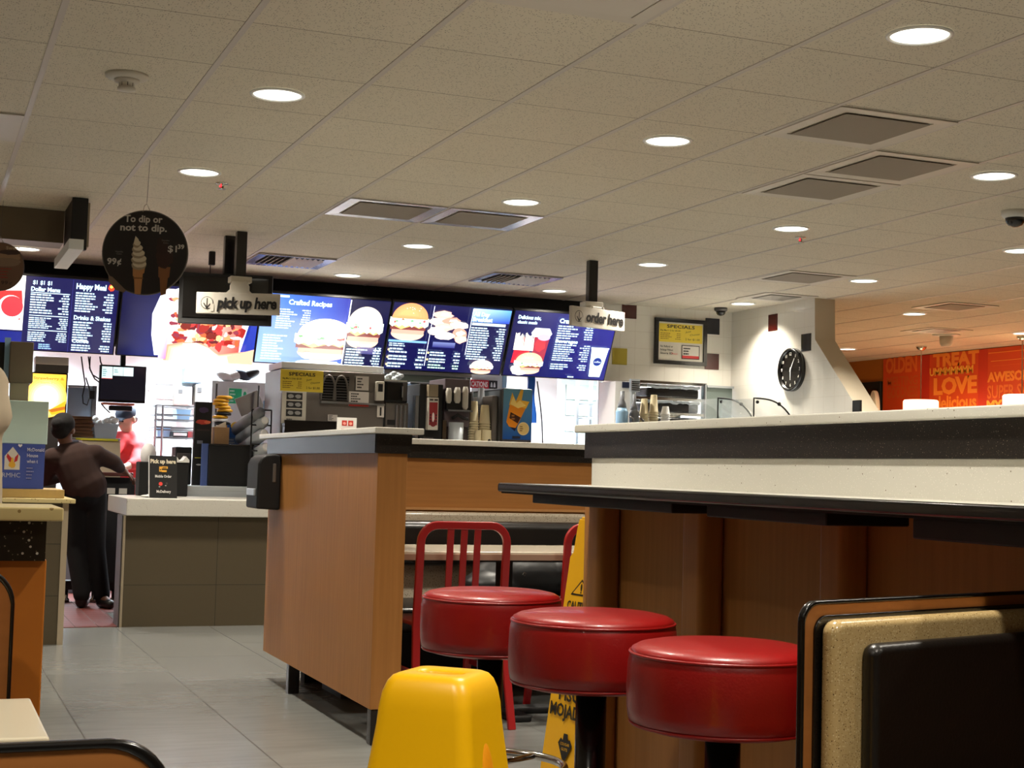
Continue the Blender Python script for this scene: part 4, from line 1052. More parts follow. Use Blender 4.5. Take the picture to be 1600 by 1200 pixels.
def brn(c):
    c.ell(.5,.5,.488,.488,(112,82,62),n=60); c.blob(.62,.72,.3,.12,(150,120,90),3); c.blob(.7,.8,.22,.05,(60,40,30),4); c.blob(.62,.6,.3,.09,(132,108,86),5)
    c.text('Sweet', .62,.86,.06,(180,160,130),.28,bold=.02)
    for i in range(4): c.lines(.5,.92,.48-.06*i,.44-.06*i,1,(150,40,30),False,seed=70+i)
    c.text('99', .55,.14,.07,(60,40,30),.14,bold=.02); c.text('¢', .72,.14,.07,(60,40,30),.06)
disc_sign(.425, 9.3, 2.243, .146, 'round brown hanging dessert sign cut by the left edge', brn, rim=(90,80,76))
# ---- beige beam, black panel and white duct, upper left
slabm = MB().box(-4,.80,9.49,9.75,2.44,CEIL-.001)
single('ceiling_beam', slabm, M['beige_dark'], 'boxy beige beam under the ceiling at the left edge', 'beam')
t = thing('edge_on_display', 'black display panel seen edge on beside the beige beam', 'display', (.84, 9.2, 2.34))
part('casing', MB().box(.795,.885,8.95,8.99,2.335,CEIL-.002), M['black'], t, bevel=.003)
part('side_grille', MB().box(.80,.812,8.99,9.48,2.36,CEIL-.002), mat('dark_ribbed_metal',(58,52,46),.5,.5,bump=1,bscale=60,var=.4), t)
part('back_shell', MB().box(.812,.90,8.99,9.2,2.36,CEIL-.02), M['beige'], t)
single('white_duct', MB().box(.745,.825,8.50,9.42,2.272,2.33), M['white_paint'], 'white duct running back beneath the black display panel', 'duct', bevel=.003)

# ---- hand sanitiser dispenser on the divider
t = thing('towel_dispenser', 'black rounded dispenser fixed to the divider side', 'dispenser', (1.66, 7.5, .88))
mb = MB(); mb.prism([(1.612,.885),(1.733,.88),(1.733,1.155),(1.70,1.163),(1.655,1.158),(1.628,1.14),(1.614,1.11)], 'Y', 7.42, 7.68)
part('cover', mb, M['black'], t, bevel=.012, seg=4)
part('window', MB().box(1.688,1.706,7.415,7.423,1.02,1.115), M['grey_appliance'], t, bevel=.006, seg=3)
part('push_bar', MB().box(1.604,1.616,7.46,7.64,.95,.985), M['steel_pale'], t, bevel=.003)
# ---- poster, clock
t = thing('framed_poster', 'black framed SPECIALS poster on the white tiled wall', 'poster', (6.45, 11.98, 2.12))
x0, x1, z0, z1 = 6.19, 6.725, 2.125, 2.545
mb = MB()
for (a,b,c_,d_) in ((x0,x1,z0,z0+.035),(x0,x1,z1-.035,z1),(x0,x0+.035,z0+.035,z1-.035),(x1-.035,x1,z0+.035,z1-.035)): mb.box(a,b,11.965,11.998,c_,d_)
part('frame', mb, M['black_gloss'], t, bevel=.002)
part('backing', MB().box(x0+.03,x1-.03,11.985,11.998,z0+.03,z1-.03), M['offwhite'], t)
def specials(c, full=True):
    Y_, K = (226,200,60), (34,28,22)
    y0 = .48 if full else 0
    s = (1-y0)
    c.rect(0.02 if full else 0,y0,.98 if full else 1,1 if not full else .96,Y_)
    c.text('SPECIALS', .5,y0+s*.72,s*.15,K,.62,bold=.03,align='C',space=1.05)
    c.text('Big Mac\'s 2 for $5.00', .05,y0+s*.55,s*.07,K,.44,bold=.01)
    c.lines(.05,.5,y0+s*.48,y0+s*.12,4,(120,84,20),True,.35,seed=61)
    c.text('Just', .6,y0+s*.50,s*.08,K,.13,slant=.3,rot=.2); c.text('Choose', .70,y0+s*.36,s*.09,K,.22,slant=.3,rot=.15); c.text('2 for $1.00', .6,y0+s*.14,s*.1,K,.32)
    if full:
        for i, tx in enumerate(('No Refund or','Exchange Without','Store ID')): c.text(tx,.05,.34-.09*i,.05,K,.28,bold=.02)
        c.text('Please', .30,.16,.05,(230,90,90),.13); c.rect(.52,.06,.92,.42,K); c.rect(.535,.08,.905,.40,(225,220,210)); c.rect(.535,.08,.905,.15,(190,40,40))
        for i in range(3): c.lines(.56,.88,.36-.07*i,.31-.07*i,1,K,False,.7,seed=65+i)
c = front(x0+.035,x1-.035,z0+.035,z1-.035,11.984); c.rect(0,0,1,1,(214,208,194)); specials(c); c.done('print', t, vcmat('paper'), 'yellow and white printed sheet')
t = thing('wall_clock', 'round black wall clock with white numerals', 'clock', (6.97, 10.94, 1.86))
cy_, cz_, r = 10.94, 2.05, .187
part('case', MB().lathe((7.0,cy_,cz_), [(r,-.001),(r,-.045),(r-.012,-.052),(r-.024,-.045),(r-.024,-.02)], 56, axis='X'), M['black_gloss'], t, smooth=True)
part('dial', MB().lathe((7.0,cy_,cz_), [(r-.02,-.028),(.001,-.0285)], 48, axis='X'), M['black_gloss'], t)
c = side(cy_-r,cy_+r,cz_-r,cz_+r,7.0-.029)
for i in range(1,13):
    a = PI/2-i*PI/6; c.text(str(i), .5+.37*math.cos(a), .47+.36*math.sin(a), .07, (225,222,210), align='C', bold=.02)
for ang, ln, wd in ((58,.30,.016),(-90,.24,.02)):
    a = math.radians(ang); dx, dy = math.cos(a), math.sin(a)
    c.poly([(.5-dx*.05-dy*wd,.5-dy*.05+dx*wd),(.5-dx*.05+dy*wd,.5-dy*.05-dx*wd),(.5+dx*ln+dy*wd*.5,.5+dy*ln-dx*wd*.5),(.5+dx*ln-dy*wd*.5,.5+dy*ln+dx*wd*.5)],(225,225,220))
c.ell(.5,.5,.03,.03,(200,200,196)); c.done('numerals_and_hands', t, vcmat('paper'), 'white numerals and hands')

# ================================================================== KITCHEN AND SERVICE LINE
def BX(px0, py0, px1, py1, Y):
    xm, ym = (px0+px1)/2, (py0+py1)/2
    return at(px0,ym,'Y',Y).x, at(px1,ym,'Y',Y).x, at(xm,py1,'Y',Y).z, at(xm,py0,'Y',Y).z
def top_of(name): return None
# stainless worktable behind the pick up counter
t = thing('steel_worktable', 'stainless worktable behind the pick up counter', 'worktable', (2.2, 11.6, 0))
part('worktop', MB().box(1.70,2.72,11.26,11.95,.90,.94), M['steel_pale'], t, bevel=.006)
part('apron', MB().box(1.72,2.70,11.262,11.28,.80,.902), M['steel_pale'], t)
part('under_shelf', MB().box(1.72,2.70,11.30,11.92,.25,.27), M['steel'], t)
for xx in (1.73, 2.65):
    for yy in (11.32, 11.88): part('leg', MB().cyl((xx,yy,0),(xx,yy,.9),.02,n=12), M['steel'], t)
# back service counter hidden by the half wall
t = thing('service_counter', 'long steel service counter under the drink machines', 'counter', (4.0, 11.3, 0))
part('body', MB().box(2.80,5.05,10.98,11.80,0,.96), M['steel_dark'], t)
part('worktop', MB().box(2.78,5.07,10.95,11.82,.96,1.0), M['steel'], t, bevel=.005)
t = thing('cup_riser', 'steel riser box under the cup stacks', 'riser', (4.35,11.2,1.0))
part('box', MB().box(4.265,4.44,11.02,11.4,1.001,1.30), M['steel'], t, bevel=.004)
part('front_lip', MB().box(4.265,4.44,11.005,11.02,1.27,1.299), M['chrome'], t)
def appliance(name, lab, cat, rect, Y, dep, m, z0, bev=.008, group=None):
    x0, x1, _, z1 = BX(*rect, Y)
    t = thing(name, lab, cat, ((x0+x1)/2, Y+dep/2, z0), group)
    part('body', MB().box(x0,x1,Y,Y+dep,z0,z1), m, t, bevel=bev)
    return t, x0, x1, z1
# big grey drink cabinet with arches
t, x0, x1, z1 = appliance('drink_machine', 'big grey drink machine with an arched louvre grille and notices', 'drink machine', (440,580,600,668), 11.1, .6, M['grey_appliance'], 1.0)
a0,a1,g0,g1 = BX(500,588,545,626,11.1)
mb = MB()
for i in range(9): z = g0+(g1-g0)*(i+.3)/9; mb.box(a0,a1,11.085,11.1,z,z+(g1-g0)*.035)
part('louvre_grille', mb, M['steel_dark'], t)
part('grille_recess', MB().box(a0,a1,11.098,11.1005,g0,g1), M['black_matt'], t)
mb = MB(); w_ = (a1-a0)
for s0 in (.02, .46):
    pts = [(a0+w_*s0+w_*.5*(.5-.5*math.cos(PI*i/14)), 11.08, g0+(g1-g0)*1.02*math.sin(PI*i/14)**.75) for i in range(15)]
    mb.tube(pts, .008, 6)
part('arch_emblem', mb, M['grey_appliance'], t, smooth=True)
b = BX(500,629,600,632,11.1); part('lower_ledge', MB().box(b[0],b[1],11.07,11.1,b[2],b[3]), M['steel'], t)
b = BX(440,658,520,668,11.1); part('drip_tray', MB().box(b[0],b[1],11.0,11.1,1.0,b[3]), M['black_gloss'], t)
def paper(name, rect, Y, lab, draw, th=.002, group=None, m=None, cat='notice'):
    x0, x1, z0, z1 = BX(*rect, Y)
    t = thing(name, lab, cat, ((x0+x1)/2, Y, z0), group)
    part('sheet', MB().box(x0,x1,Y-th,Y,z0,z1), m or M['white'], t)
    c = front(x0,x1,z0,z1,Y-th); draw(c); c.done('print', t, vcmat('paper'))
paper('specials_notice', (438,578,505,612), 11.02, 'yellow SPECIALS notice hung on the grey drink machine', lambda c: specials(c, False))
def cards(c):
    c.rect(0,0,1,1,(196,192,180))
    for i in range(3):
        c.rect(.18,.72-.25*i,.84,.93-.25*i,(28,28,30)); c.blob(.36,.825-.25*i,.12,.06,(150,150,150),i); c.blob(.66,.825-.25*i,.12,.06,(150,150,150),i+5)
    c.lines(.2,.8,.16,.1,1,(80,80,80),False)
paper('picture_card', (440,610,478,662), 11.03, 'grey card with three black and white picture strips', cards)
def txtp(c, red=False, k=(40,36,34)):
    c.rect(0,0,1,1,(214,208,202)); c.lines(.1,.9,.92,.25 if red else .1,4,k,False,.5,seed=81)
    if red: c.rect(0,0,1,.18,(190,50,40))
paper('white_notice', (556,588,576,610), 11.09, 'small plain white notice at the top of the drink machine', lambda c: txtp(c))
paper('white_notice', (545,612,576,635), 11.088, 'white notice with a red bottom stripe on the drink machine', lambda c: txtp(c, True))
paper('white_notice', (512,648,527,658), 11.088, 'tiny white label low on the drink machine', lambda c: txtp(c))
paper('number_plate', (589,634,600,652), 11.09, 'white plate with a black figure 1', lambda c: (c.rect(0,0,1,1,(214,208,200)), c.text('1',.5,.16,.68,(16,14,14),bold=.03,align='C')), cat='plate')
t, x0, x1, z1 = appliance('card_reader', 'tall pale keypad unit left of the black microwave', 'keypad', (588,596,601,626), 11.04, .05, M['offwhite'], BX(588,596,601,626,11.04)[2])
b = BX(591,600,598,612,11.04); part('display', MB().box(b[0],b[1],11.036,11.04,b[2],b[3]), M['black'], t)
# microwave on its steel base
t, x0, x1, z1 = appliance('brewer_base', 'steel cupboard under the black microwave', 'cupboard', (602,629,638,668), 11.12, .5, M['grey_appliance'], 1.0)
zb_ = z1
for i in range(3):
    xx = x1-.03-i*.035; part('column', MB().cyl((xx,11.11,1.02),(xx,11.11,z1-.02),.010,n=10), M['steel'], t)
b = BX(605,656,620,664,11.12); part('label_plate', MB().box(b[0],b[1],11.115,11.12,b[2],b[3]), M['black'], t)
t, x0, x1, z1 = appliance('microwave', 'black microwave oven right of the drink machine', 'microwave', (602,596,637,628), 11.1, .45, M['black'], zb_)
b = BX(604,598,628,625,11.1); part('door', MB().box(b[0],b[1],11.088,11.1,zb_+.015,b[3]), M['black_gloss'], t, bevel=.003)
b = BX(629,598,635,625,11.1); part('control_panel', MB().box(b[0],b[1],11.088,11.1,zb_+.015,b[3]), M['steel_dark'], t)
part('handle', MB().cyl((b[0]-.01,11.07,zb_+.04),(b[0]-.01,11.07,b[3]-.03),.006,n=8), M['steel'], t)
mtop = z1
t = thing('parts_basket', 'clear plastic jumble lying on the microwave', 'basket', ((x0+x1)/2,11.3,mtop))
mb = MB(); r = random.Random(4)
for i in range(14): mb.ball((x0+.02+r.random()*(x1-x0-.04),11.15+r.random()*.2,mtop+.02+r.random()*.05),(.025,.03,.018),10,6)
part('contents', mb, M['frost'], t, smooth=True)
part('tray', MB().box(x0,x1,11.12,11.4,mtop+.001,mtop+.012), M['white'], t)
# tea / coffee brewer with red panel
t, x0, x1, z1 = appliance('coffee_brewer', 'tall black brewer with a red illuminated front panel', 'coffee machine', (655,600,692,680), 11.06, .4, M['black'], 1.0)
b = BX(669,621,685,672,11.0); part('front_panel', MB().box(b[0],b[1],11.0,11.06,b[2],b[3]), M['offwhite'], t, bevel=.004)
c = front(b[0],b[1],b[2],b[3],11.0); c.rect(.1,.15,.9,.85,(150,40,44)); c.ell(.5,.2,.3,.1,(120,30,34)); c.blob(.5,.4,.12,.14,(240,230,225),3)
for i in range(3):
    for s_ in (.22,.78): c.ell(s_,.28+.09*i,.07,.025,(40,20,22))
c.rect(.1,.9,.45,.95,(60,50,50)); c.rect(.55,.9,.9,.95,(60,50,50)); c.done('panel_print', t, vcmat('paper'))
b = BX(670,601,685,620,11.0); part('hopper', MB().box(b[0],b[1],11.0,11.06,b[2],b[3]), M['beige'], t, bevel=.003)
b = BX(649,618,654,672,11.05); part('side_rail', MB().box(b[0],b[1],11.05,11.1,1.0,b[3]), M['steel'], t)
b = BX(660,672,676,684,11.0); part('drip_plate', MB().box(b[0],b[1],10.98,11.06,1.0,1.36), M['steel_dark'], t)
t, x0, x1, z1 = appliance('water_boiler', 'blue grey steel box behind the tall brewer', 'boiler', (642,600,672,640), 11.5, .3, M['light_blue'], 1.0)
part('lid', MB().box(x0-.01,x1+.01,11.49,11.81,z1,z1+.015), M['steel'], t, bevel=.004)
# milk dispenser with white cartridges
t, x0, x1, z1 = appliance('syrup_dispenser', 'dispenser holding white bottle cartridges over a steel ledge', 'dispenser', (695,592,735,642), 11.08, .4, mat('mauve_grey',(96,84,88),.5), 1.45)
b = BX(695,604,733,641,11.08); part('rack', MB().box(b[0],b[1],11.03,11.08,b[2],b[3]-.05), M['black'], t)
part('ledge', MB().box(b[0],b[1],10.99,11.1,b[2]-.012,b[2]), M['steel'], t)
for i, q in enumerate(((698,606,708,630),(711,605,722,630),(724,604,734,640))):
    b = BX(*q, 11.0); xm = (b[0]+b[1])/2; rr = (b[1]-b[0])/2*.9
    mb = MB(); mb.lathe((xm,11.03,b[2]), [(rr*.6,0),(rr,.02),(rr,b[3]-b[2]-.03),(rr*.7,b[3]-b[2])], 16)
    part('cartridge', mb, M['offwhite'], t, smooth=True)
part('lower_body', MB().box(x0,x1,11.12,11.45,1.0,1.45), mat('mauve_grey_low',(104,92,90),.5), t)
part('back_post', MB().box(x0-.02,x0+.01,11.05,11.1,1.0,1.5), M['chrome'], t)
b = BX(704,660,726,684,11.0)
t = thing('steel_pitcher', 'pale steel pitcher with dark handles below the cartridges', 'pitcher', ((b[0]+b[1])/2,11.0,1.0))
part('body', MB().lathe(((b[0]+b[1])/2,11.04,1.0), [(.05,0),(.055,.1),(.06,b[3]-1.0)], 20), M['steel_pale'], t, smooth=True)
zz = b[3]; xm = (b[0]+b[1])/2
part('handle', MB().tube([(xm-.05,11.0,zz+.03),(xm-.01,10.98,zz+.06),(xm+.04,11.0,zz+.035),(xm+.09,11.02,zz+.03)], .012, 8), M['black'], t, smooth=True)
# paper cup stacks
def cup_mesh(x, y, z, r0, r1, h, n=1, pitch=.018):
    """n nested cups, rims showing"""
    prof_ = []
    mb = MB(); mb.lathe((x,y,z), [(r0,0),(r1,h-.006),(r1+.003,h-.003),(r1+.003,h)], 24, cap=False)
    for i in range(1, n): mb.lathe((x,y,z+i*pitch), [(r1-.002,h-.010),(r1-.001,h-.004),(r1+.003,h-.003),(r1+.003,h)], 24, cap=False)
    mb.lathe((x,y,z), [(r0-.002,.004),(.001,.004)], 24, cap=False)
    return mb
def inv_stack(x, y, z, r, h, zt, lab, m, group, n=12):
    """upside-down nested cups: rims at the bottom, narrow end on top"""
    t = thing('cup_stack', lab, 'cup stack', (x, y, z), group)
    body = zt-z
    mb = MB(); k = max(3, int((body-h)/.019))
    for i in range(k):
        zz = z+i*(body-h)/k; mb.lathe((x,y,zz), [(r,0),(r+.003,.001),(r+.003,.006),(r-.003,.012),(r-.004,(body-h)/k)], 22, cap=False)
    part('rims', mb, m, t, smooth=False)
    part('top_cup', MB().lathe((x,y,zt-h), [(r+.002,0),(r+.002,.006),(r-.002,.008),(r*.68,h-.003),(r*.64,h),(.001,h-.004)], 24, cap=False), m, t, smooth=True)
    return t
b = BX(737,655,750,684,11.1); g = 'upside-down paper cup stacks by the drink machines'
def stack_px(px0, px1, pyt, Y, z0, h, lab, m, g):
    q = BX(px0,pyt,px1,pyt+30,Y); xm = (q[0]+q[1])/2; r = (q[1]-q[0])/2
    return inv_stack(xm, Y, z0, r, h, q[3], lab, m, g)
stack_px(733,748,627,11.1,1.301,.16,'cream cup stack left of its taller neighbour by the poster machine',M['cup_paper'],g)
stack_px(749,766,633,11.1,1.301,.15,'cream cup stack standing next to the fries poster machine',M['cup_paper'],g)
stack_px(745,758,606,11.3,1.301,.14,'dark grey cup stack behind the cream ones',M['cup_grey'],g)
stack_px(733,740,612,11.32,1.301,.12,'narrow grey cup stack half hidden by the cartridges',M['cup_grey'],g)
for (px0,px1,pyt,lab,mk) in ((741,752,672,'short cream cup at the foot of the cup stacks',0),(752,768,672,'short cream cup with a dark round mark beside the stacks',1)):
    q = BX(px0,pyt,px1,690,11.04); xm=(q[0]+q[1])/2; r=(q[1]-q[0])/2
    t = thing('paper_cup', lab, 'cup', (xm,11.05,1.301), 'short cups by the stacks')
    part('cup', MB().lathe((xm,11.04,1.301), [(r,0),(r*.85,q[3]-1.30),(r*.8,q[3]-1.30),(.001,q[3]-1.303)], 20, cap=False), M['cup_paper'], t, smooth=True)
    if mk: part('mark', MB().ball((xm+.01,11.04-r*.93,1.345),(.014,.006,.018),10,6), M['black'], t)
# smoothie machine with fries picture
t, x0, x1, z1 = appliance('smoothie_machine', 'steel machine whose front shows a yellow cup and fries on blue', 'drink machine', (785,607,832,688), 10.98, .75, M['steel_dark'], 1.0, .012)
part('side_panel', MB().box(x0-.012,x0,11.02,11.7,1.0,z1-.02), M['steel'], t)
b = BX(785,608,831,687,10.98); c = front(b[0]+.005,b[1]-.005,b[2],b[3],10.979)
c.grad(0,0,1,1,(20,74,150),(24,84,160),(84,146,180),(110,160,180))
c.poly([(.14,.30),(.42,.16),(.78,.62),(.22,.72)],(20,30,70)); c.poly([(.12,.34),(.22,.25),(.45,.23),(.52,.30),(.82,.66),(.24,.74)],(232,140,30))
c.poly([(.20,.68),(.30,.93),(.44,.76),(.60,.99),(.70,.99),(.64,.78),(.92,.76),(.80,.62),(.5,.66)],(236,178,60))
c.poly([(.24,.70),(.34,.86),(.46,.72),(.58,.78),(.80,.68),(.52,.62)],(250,214,120)); c.poly([(.26,.54),(.62,.44),(.52,.32),(.22,.42)],(70,36,24)); c.lines(.30,.54,.5,.38,2,(180,120,60),False)
c.ell(.72,.22,.21,.13,(230,206,150)); c.ell(.72,.22,.18,.11,(222,190,120)); c.lines(.6,.84,.28,.16,3,(120,80,40),False); c.rect(.34,.02,.62,.07,(40,44,60))
c.done('picture_panel', t, vcmat('paper', rough=.3), 'blue panel with yellow cup and fries')
part('body_left', MB().box(at(769,640,'Y',11.05).x, x0-.012, 11.05, 11.7, 1.0, at(775,618,'Y',11.05).z), M['grey_appliance'], t, bevel=.01)
t = thing('blue_curtain', 'bright blue strip hanging behind the right side of the poster machine', 'curtain', (at(838,620,'Y',11.85).x,11.85,1.0))
q = BX(826,575,837,640,11.9); part('strip', MB().rings([[(q[0]+.008*math.sin(i*.9)+.004*i,11.945,2.02-i*.06),(q[1]+.008*math.sin(i*1.1)+.004*i,11.945,2.02-i*.06),(q[1]+.008*math.sin(i*1.1)+.004*i,11.965,2.02-i*.06),(q[0]+.008*math.sin(i*.9)+.004*i,11.965,2.02-i*.06)] for i in range(9)]), M['blue_panel'], t)
part('cable', MB().tube([(q[1]+.0,11.87,1.9),(q[1]+.03,11.86,1.7),(q[1]+.05,11.86,1.55),(q[1]+.07,11.87,1.3),(q[1]+.07,11.88,1.1)], .006, 6), M['black'], t)
t = thing('steel_partition', 'brushed steel panel behind the microwave and brewer', 'panel', (3.9, 11.86, 1.0))
q0_, q1_ = at(598,600,'Y',11.9).x, at(735,600,'Y',11.9).x
part('panel', MB().box(q0_,q1_,11.9,11.93,0,1.99), mat('grey_green_steel',(120,130,122),.4,.5), t)
part('top_rail', MB().box(q0_,q1_,11.87,11.93,1.90,1.94), M['steel'], t, bevel=.004)
for a_ in (q0_+.05, q1_-.05): part('post', MB().cyl((a_,11.89,0),(a_,11.89,1.9),.015,n=10), M['steel'], t)
paper('wall_sign', (735,594,777,607), 12.6, 'red lettered wall strip ending in an arched emblem', lambda c: (c.rect(0,0,.68,1,(206,36,52)), c.text('CATIONS',.02,.2,.6,(250,235,235),.62,bold=.04), c.rect(.68,0,1,1,(36,34,40)), c.ell(.78,.2,.04,.6,(235,235,240),0,180), c.ell(.89,.2,.04,.6,(235,235,240),0,180)), cat='sign')
t = thing('poster_stand', 'white framed board behind the cups, carrying the red strip', 'board', (at(755,600,'Y',12.62).x,12.64,0))
q = BX(735,588,783,690,12.62); part('board', MB().box(q[0],q[1],12.61,12.65,0,2.1), M['white_paint'], t)
part('side_frame', MB().box(q[1],q[1]+.04,12.6,12.66,0,2.12), M['light_blue'], t)
# cool room door and rack at the back right
t = thing('cooler_door', 'white ribbed cooler door with steel frame at the kitchen back', 'door', (6.6,14.4,0))
q = BX(884,600,933,690,14.2)
part('frame', MB().box(q[0]-.06,q[1]+.06,14.22,14.3,0,q[3]+.07), M['steel_pale'], t)
mb = MB()
for i in range(12):
    z = .05+(q[3]-.05)*i/12; mb.box(q[0],q[1],14.19,14.22,z,z+(q[3]-.05)/12-.012)
part('door_leaf', mb, mat('pale_green_white',(150,166,156),.5), t)
part('handle', MB().box(q[0]+.05,q[0]+.08,14.14,14.19,1.0,1.25), M['chrome'], t)
t = thing('speed_rack', 'tall pale rack holding bun trays next to the cooler door', 'rack', (5.9,13.0,0))
q = BX(934,592,960,690,12.9)
for xx in (q[0],q[1]-.03):
    for yy in (12.9,13.4): part('post', MB().box(xx,xx+.03,yy,yy+.03,0,q[3]), M['steel_pale'], t)
for i in range(12): part('tray', MB().box(q[0]+.03,q[1]-.03,12.91,13.42,.25+i*.14,.265+i*.14), M['steel'], t)
for i, (px, py) in enumerate(((943,640),(951,652))):
    p = at(px,py,'Y',12.95); zt_ = .265+.14*round((p.z-.265)/.14)
    t2 = thing('bun_bag', ['upper bag of buns on the tall pale rack','lower bag of buns on the tall pale rack'][i], 'buns', (p.x,13.0,zt_), 'bun bags on the tall rack')
    mb = MB()
    for k_ in range(3): mb.ball((p.x-.03+.03*k_,12.99+.04*(k_%2),zt_+.033),(.03,.05,.03),12,8)
    part('buns', mb, mat('bun_tan',(222,160,100),.6), t2, smooth=True)
# wire shelf unit with black trays
X0, X1 = at(987,600,'Y',11.75).x, at(1101,600,'Y',11.75).x
t = thing('wire_shelf', 'wire shelving under the tiled wall loaded with black crates', 'shelving', ((X0+X1)/2,12.0,0))
for xx in (X0,X1-.025):
    for yy in (11.72,12.2): part('post', MB().cyl((xx+.012,yy,0),(xx+.012,yy,1.94),.014,n=10), M['steel'], t)
zs = [at(1045,y_,'Y',11.72).z for y_ in (596,621,644)]
zs = [1.935, zs[1]-.015, zs[2]-.015]
for z in zs:
    mb = MB().box(X0,X1,11.71,11.73,z-.012,z+.012).box(X0,X1,12.19,12.21,z-.012,z+.012)
    for i in range(24): xx = X0+(X1-X0)*(i+.5)/24; mb.box(xx-.003,xx+.003,11.72,12.2,z+.006,z+.012)
    part('wire_tier', mb, M['chrome'], t)
for i, (z, zt_, lab) in enumerate(((zs[1]+.013, at(1045,603,'Y',11.75).z,'black crate on the upper wire tier'),(zs[2]+.013, at(1045,626,'Y',11.75).z,'black crate on the middle wire tier'),(1.25, at(1045,648,'Y',11.75).z,'black crate at the bottom of the visible wire shelves'))):
    t2 = thing('black_crate', lab, 'crate', ((X0+X1)/2+.06,11.95,z), 'black crates on the wire shelving')
    x0, x1 = (X0+.16 if i < 2 else X0+.2), X1-.05
    mb = MB().box(x0,x1,11.76,12.15,z,zt_-.02)
    part('tray', mb, M['black_gloss'], t2, bevel=.02, seg=3)
    mb = MB(); r = random.Random(i)
    pts = [(x0+(x1-x0)*k_/16, 11.755, zt_-.02+.02*r.random()) for k_ in range(17)]
    if i < 2: part('liner_film', MB().tube(pts, .014, 8), M['frost'], t2, smooth=True)
t3 = part('low_tier', MB().box(X0,X1,11.71,12.2,1.23,1.25), M['chrome'], t)
t = thing('small_panel', 'small white cabinet with vent slots left of the black crates', 'cabinet', (X0-.05,11.8,0))
q = BX(961,590,987,660,11.76); part('body', MB().box(q[0],q[1],11.76,12.1,0,1.93), M['white'], t, bevel=.006)
a_ = BX(972,597,985,606,11.76); part('picture', MB().box(a_[0],a_[1],11.752,11.76,a_[2],a_[3]), mat('navy_label',(36,44,72),.4), t)
mb = MB(); a_ = BX(988,594,1000,610,11.66)
t = thing('slotted_box', 'small pale box with black slots beside the black crates', 'box', ((a_[0]+a_[1])/2,11.68,0))
part('stand', MB().box(a_[0],a_[0]+.03,11.68,11.70,0,a_[2]), M['steel_pale'], t)
for i in range(5): mb.box(a_[0],a_[1],11.66,11.67,a_[2]+(a_[3]-a_[2])*i/5,a_[2]+(a_[3]-a_[2])*(i+.5)/5)
part('slots', mb, M['black'], t); part('slot_box', MB().box(a_[0]-.005,a_[1]+.005,11.67,11.71,a_[2]-.01,a_[3]+.01), M['steel_pale'], t)
# side service ledge with cups and pitchers
Z2 = 1.34
t = thing('cup_counter', 'steel ledge carrying cup stacks and pitchers behind the partition', 'counter', (5.4,11.2,0))
part('body', MB().box(5.12,5.74,11.05,11.45,0,1.30), M['steel_dark'], t); part('top', MB().box(5.1,5.76,11.02,11.48,1.30,Z2), M['steel'], t, bevel=.005)
g = 'upside-down cup stacks on the steel ledge'
stack_px(1000,1013,623,11.2,Z2,.13,'cream cup stack with red print, left of the tallest one',M['cup_paper'],g)
stack_px(1015,1028,617,11.2,Z2,.15,'tallest cream cup stack with red print on the steel ledge',M['cup_paper'],g)
stack_px(1033,1046,635,11.2,Z2,.07,'short white cup stack right of the cream ones',M['cup_white'],g)
for px0,px1,pyt,lab,m_ in ((963,981,611,'tall pale blue pitcher with dark lid left of the cups',M['light_blue']),(984,998,616,'blue grey blender jug next to the cup stacks',M['cup_grey'])):
    q = BX(px0,pyt,px1,655,11.2); xm=(q[0]+q[1])/2; r=(q[1]-q[0])/2; hh = q[3]-Z2
    t = thing('blender_jug', lab, 'jug', (xm,11.2,Z2), 'jugs on the steel ledge')
    part('jug', MB().lathe((xm,11.2,Z2), [(r*.8,0),(r*.9,.1),(r,hh*.62),(r*.7,hh*.7)], 20), m_, t, smooth=True)
    part('lid', MB().lathe((xm,11.2,Z2), [(r*.72,hh*.7),(r*.6,hh*.78),(r*.35,hh*.84),(r*.35,hh)], 20), M['cup_grey'], t, smooth=True)
    part('handle', MB().tube([(xm+r*.8,11.15,Z2+hh*.15),(xm+r*1.35,11.13,Z2+hh*.2),(xm+r*1.3,11.13,Z2+hh*.5),(xm+r*.9,11.15,Z2+hh*.55)], .009, 8), M['steel_dark'], t, smooth=True)
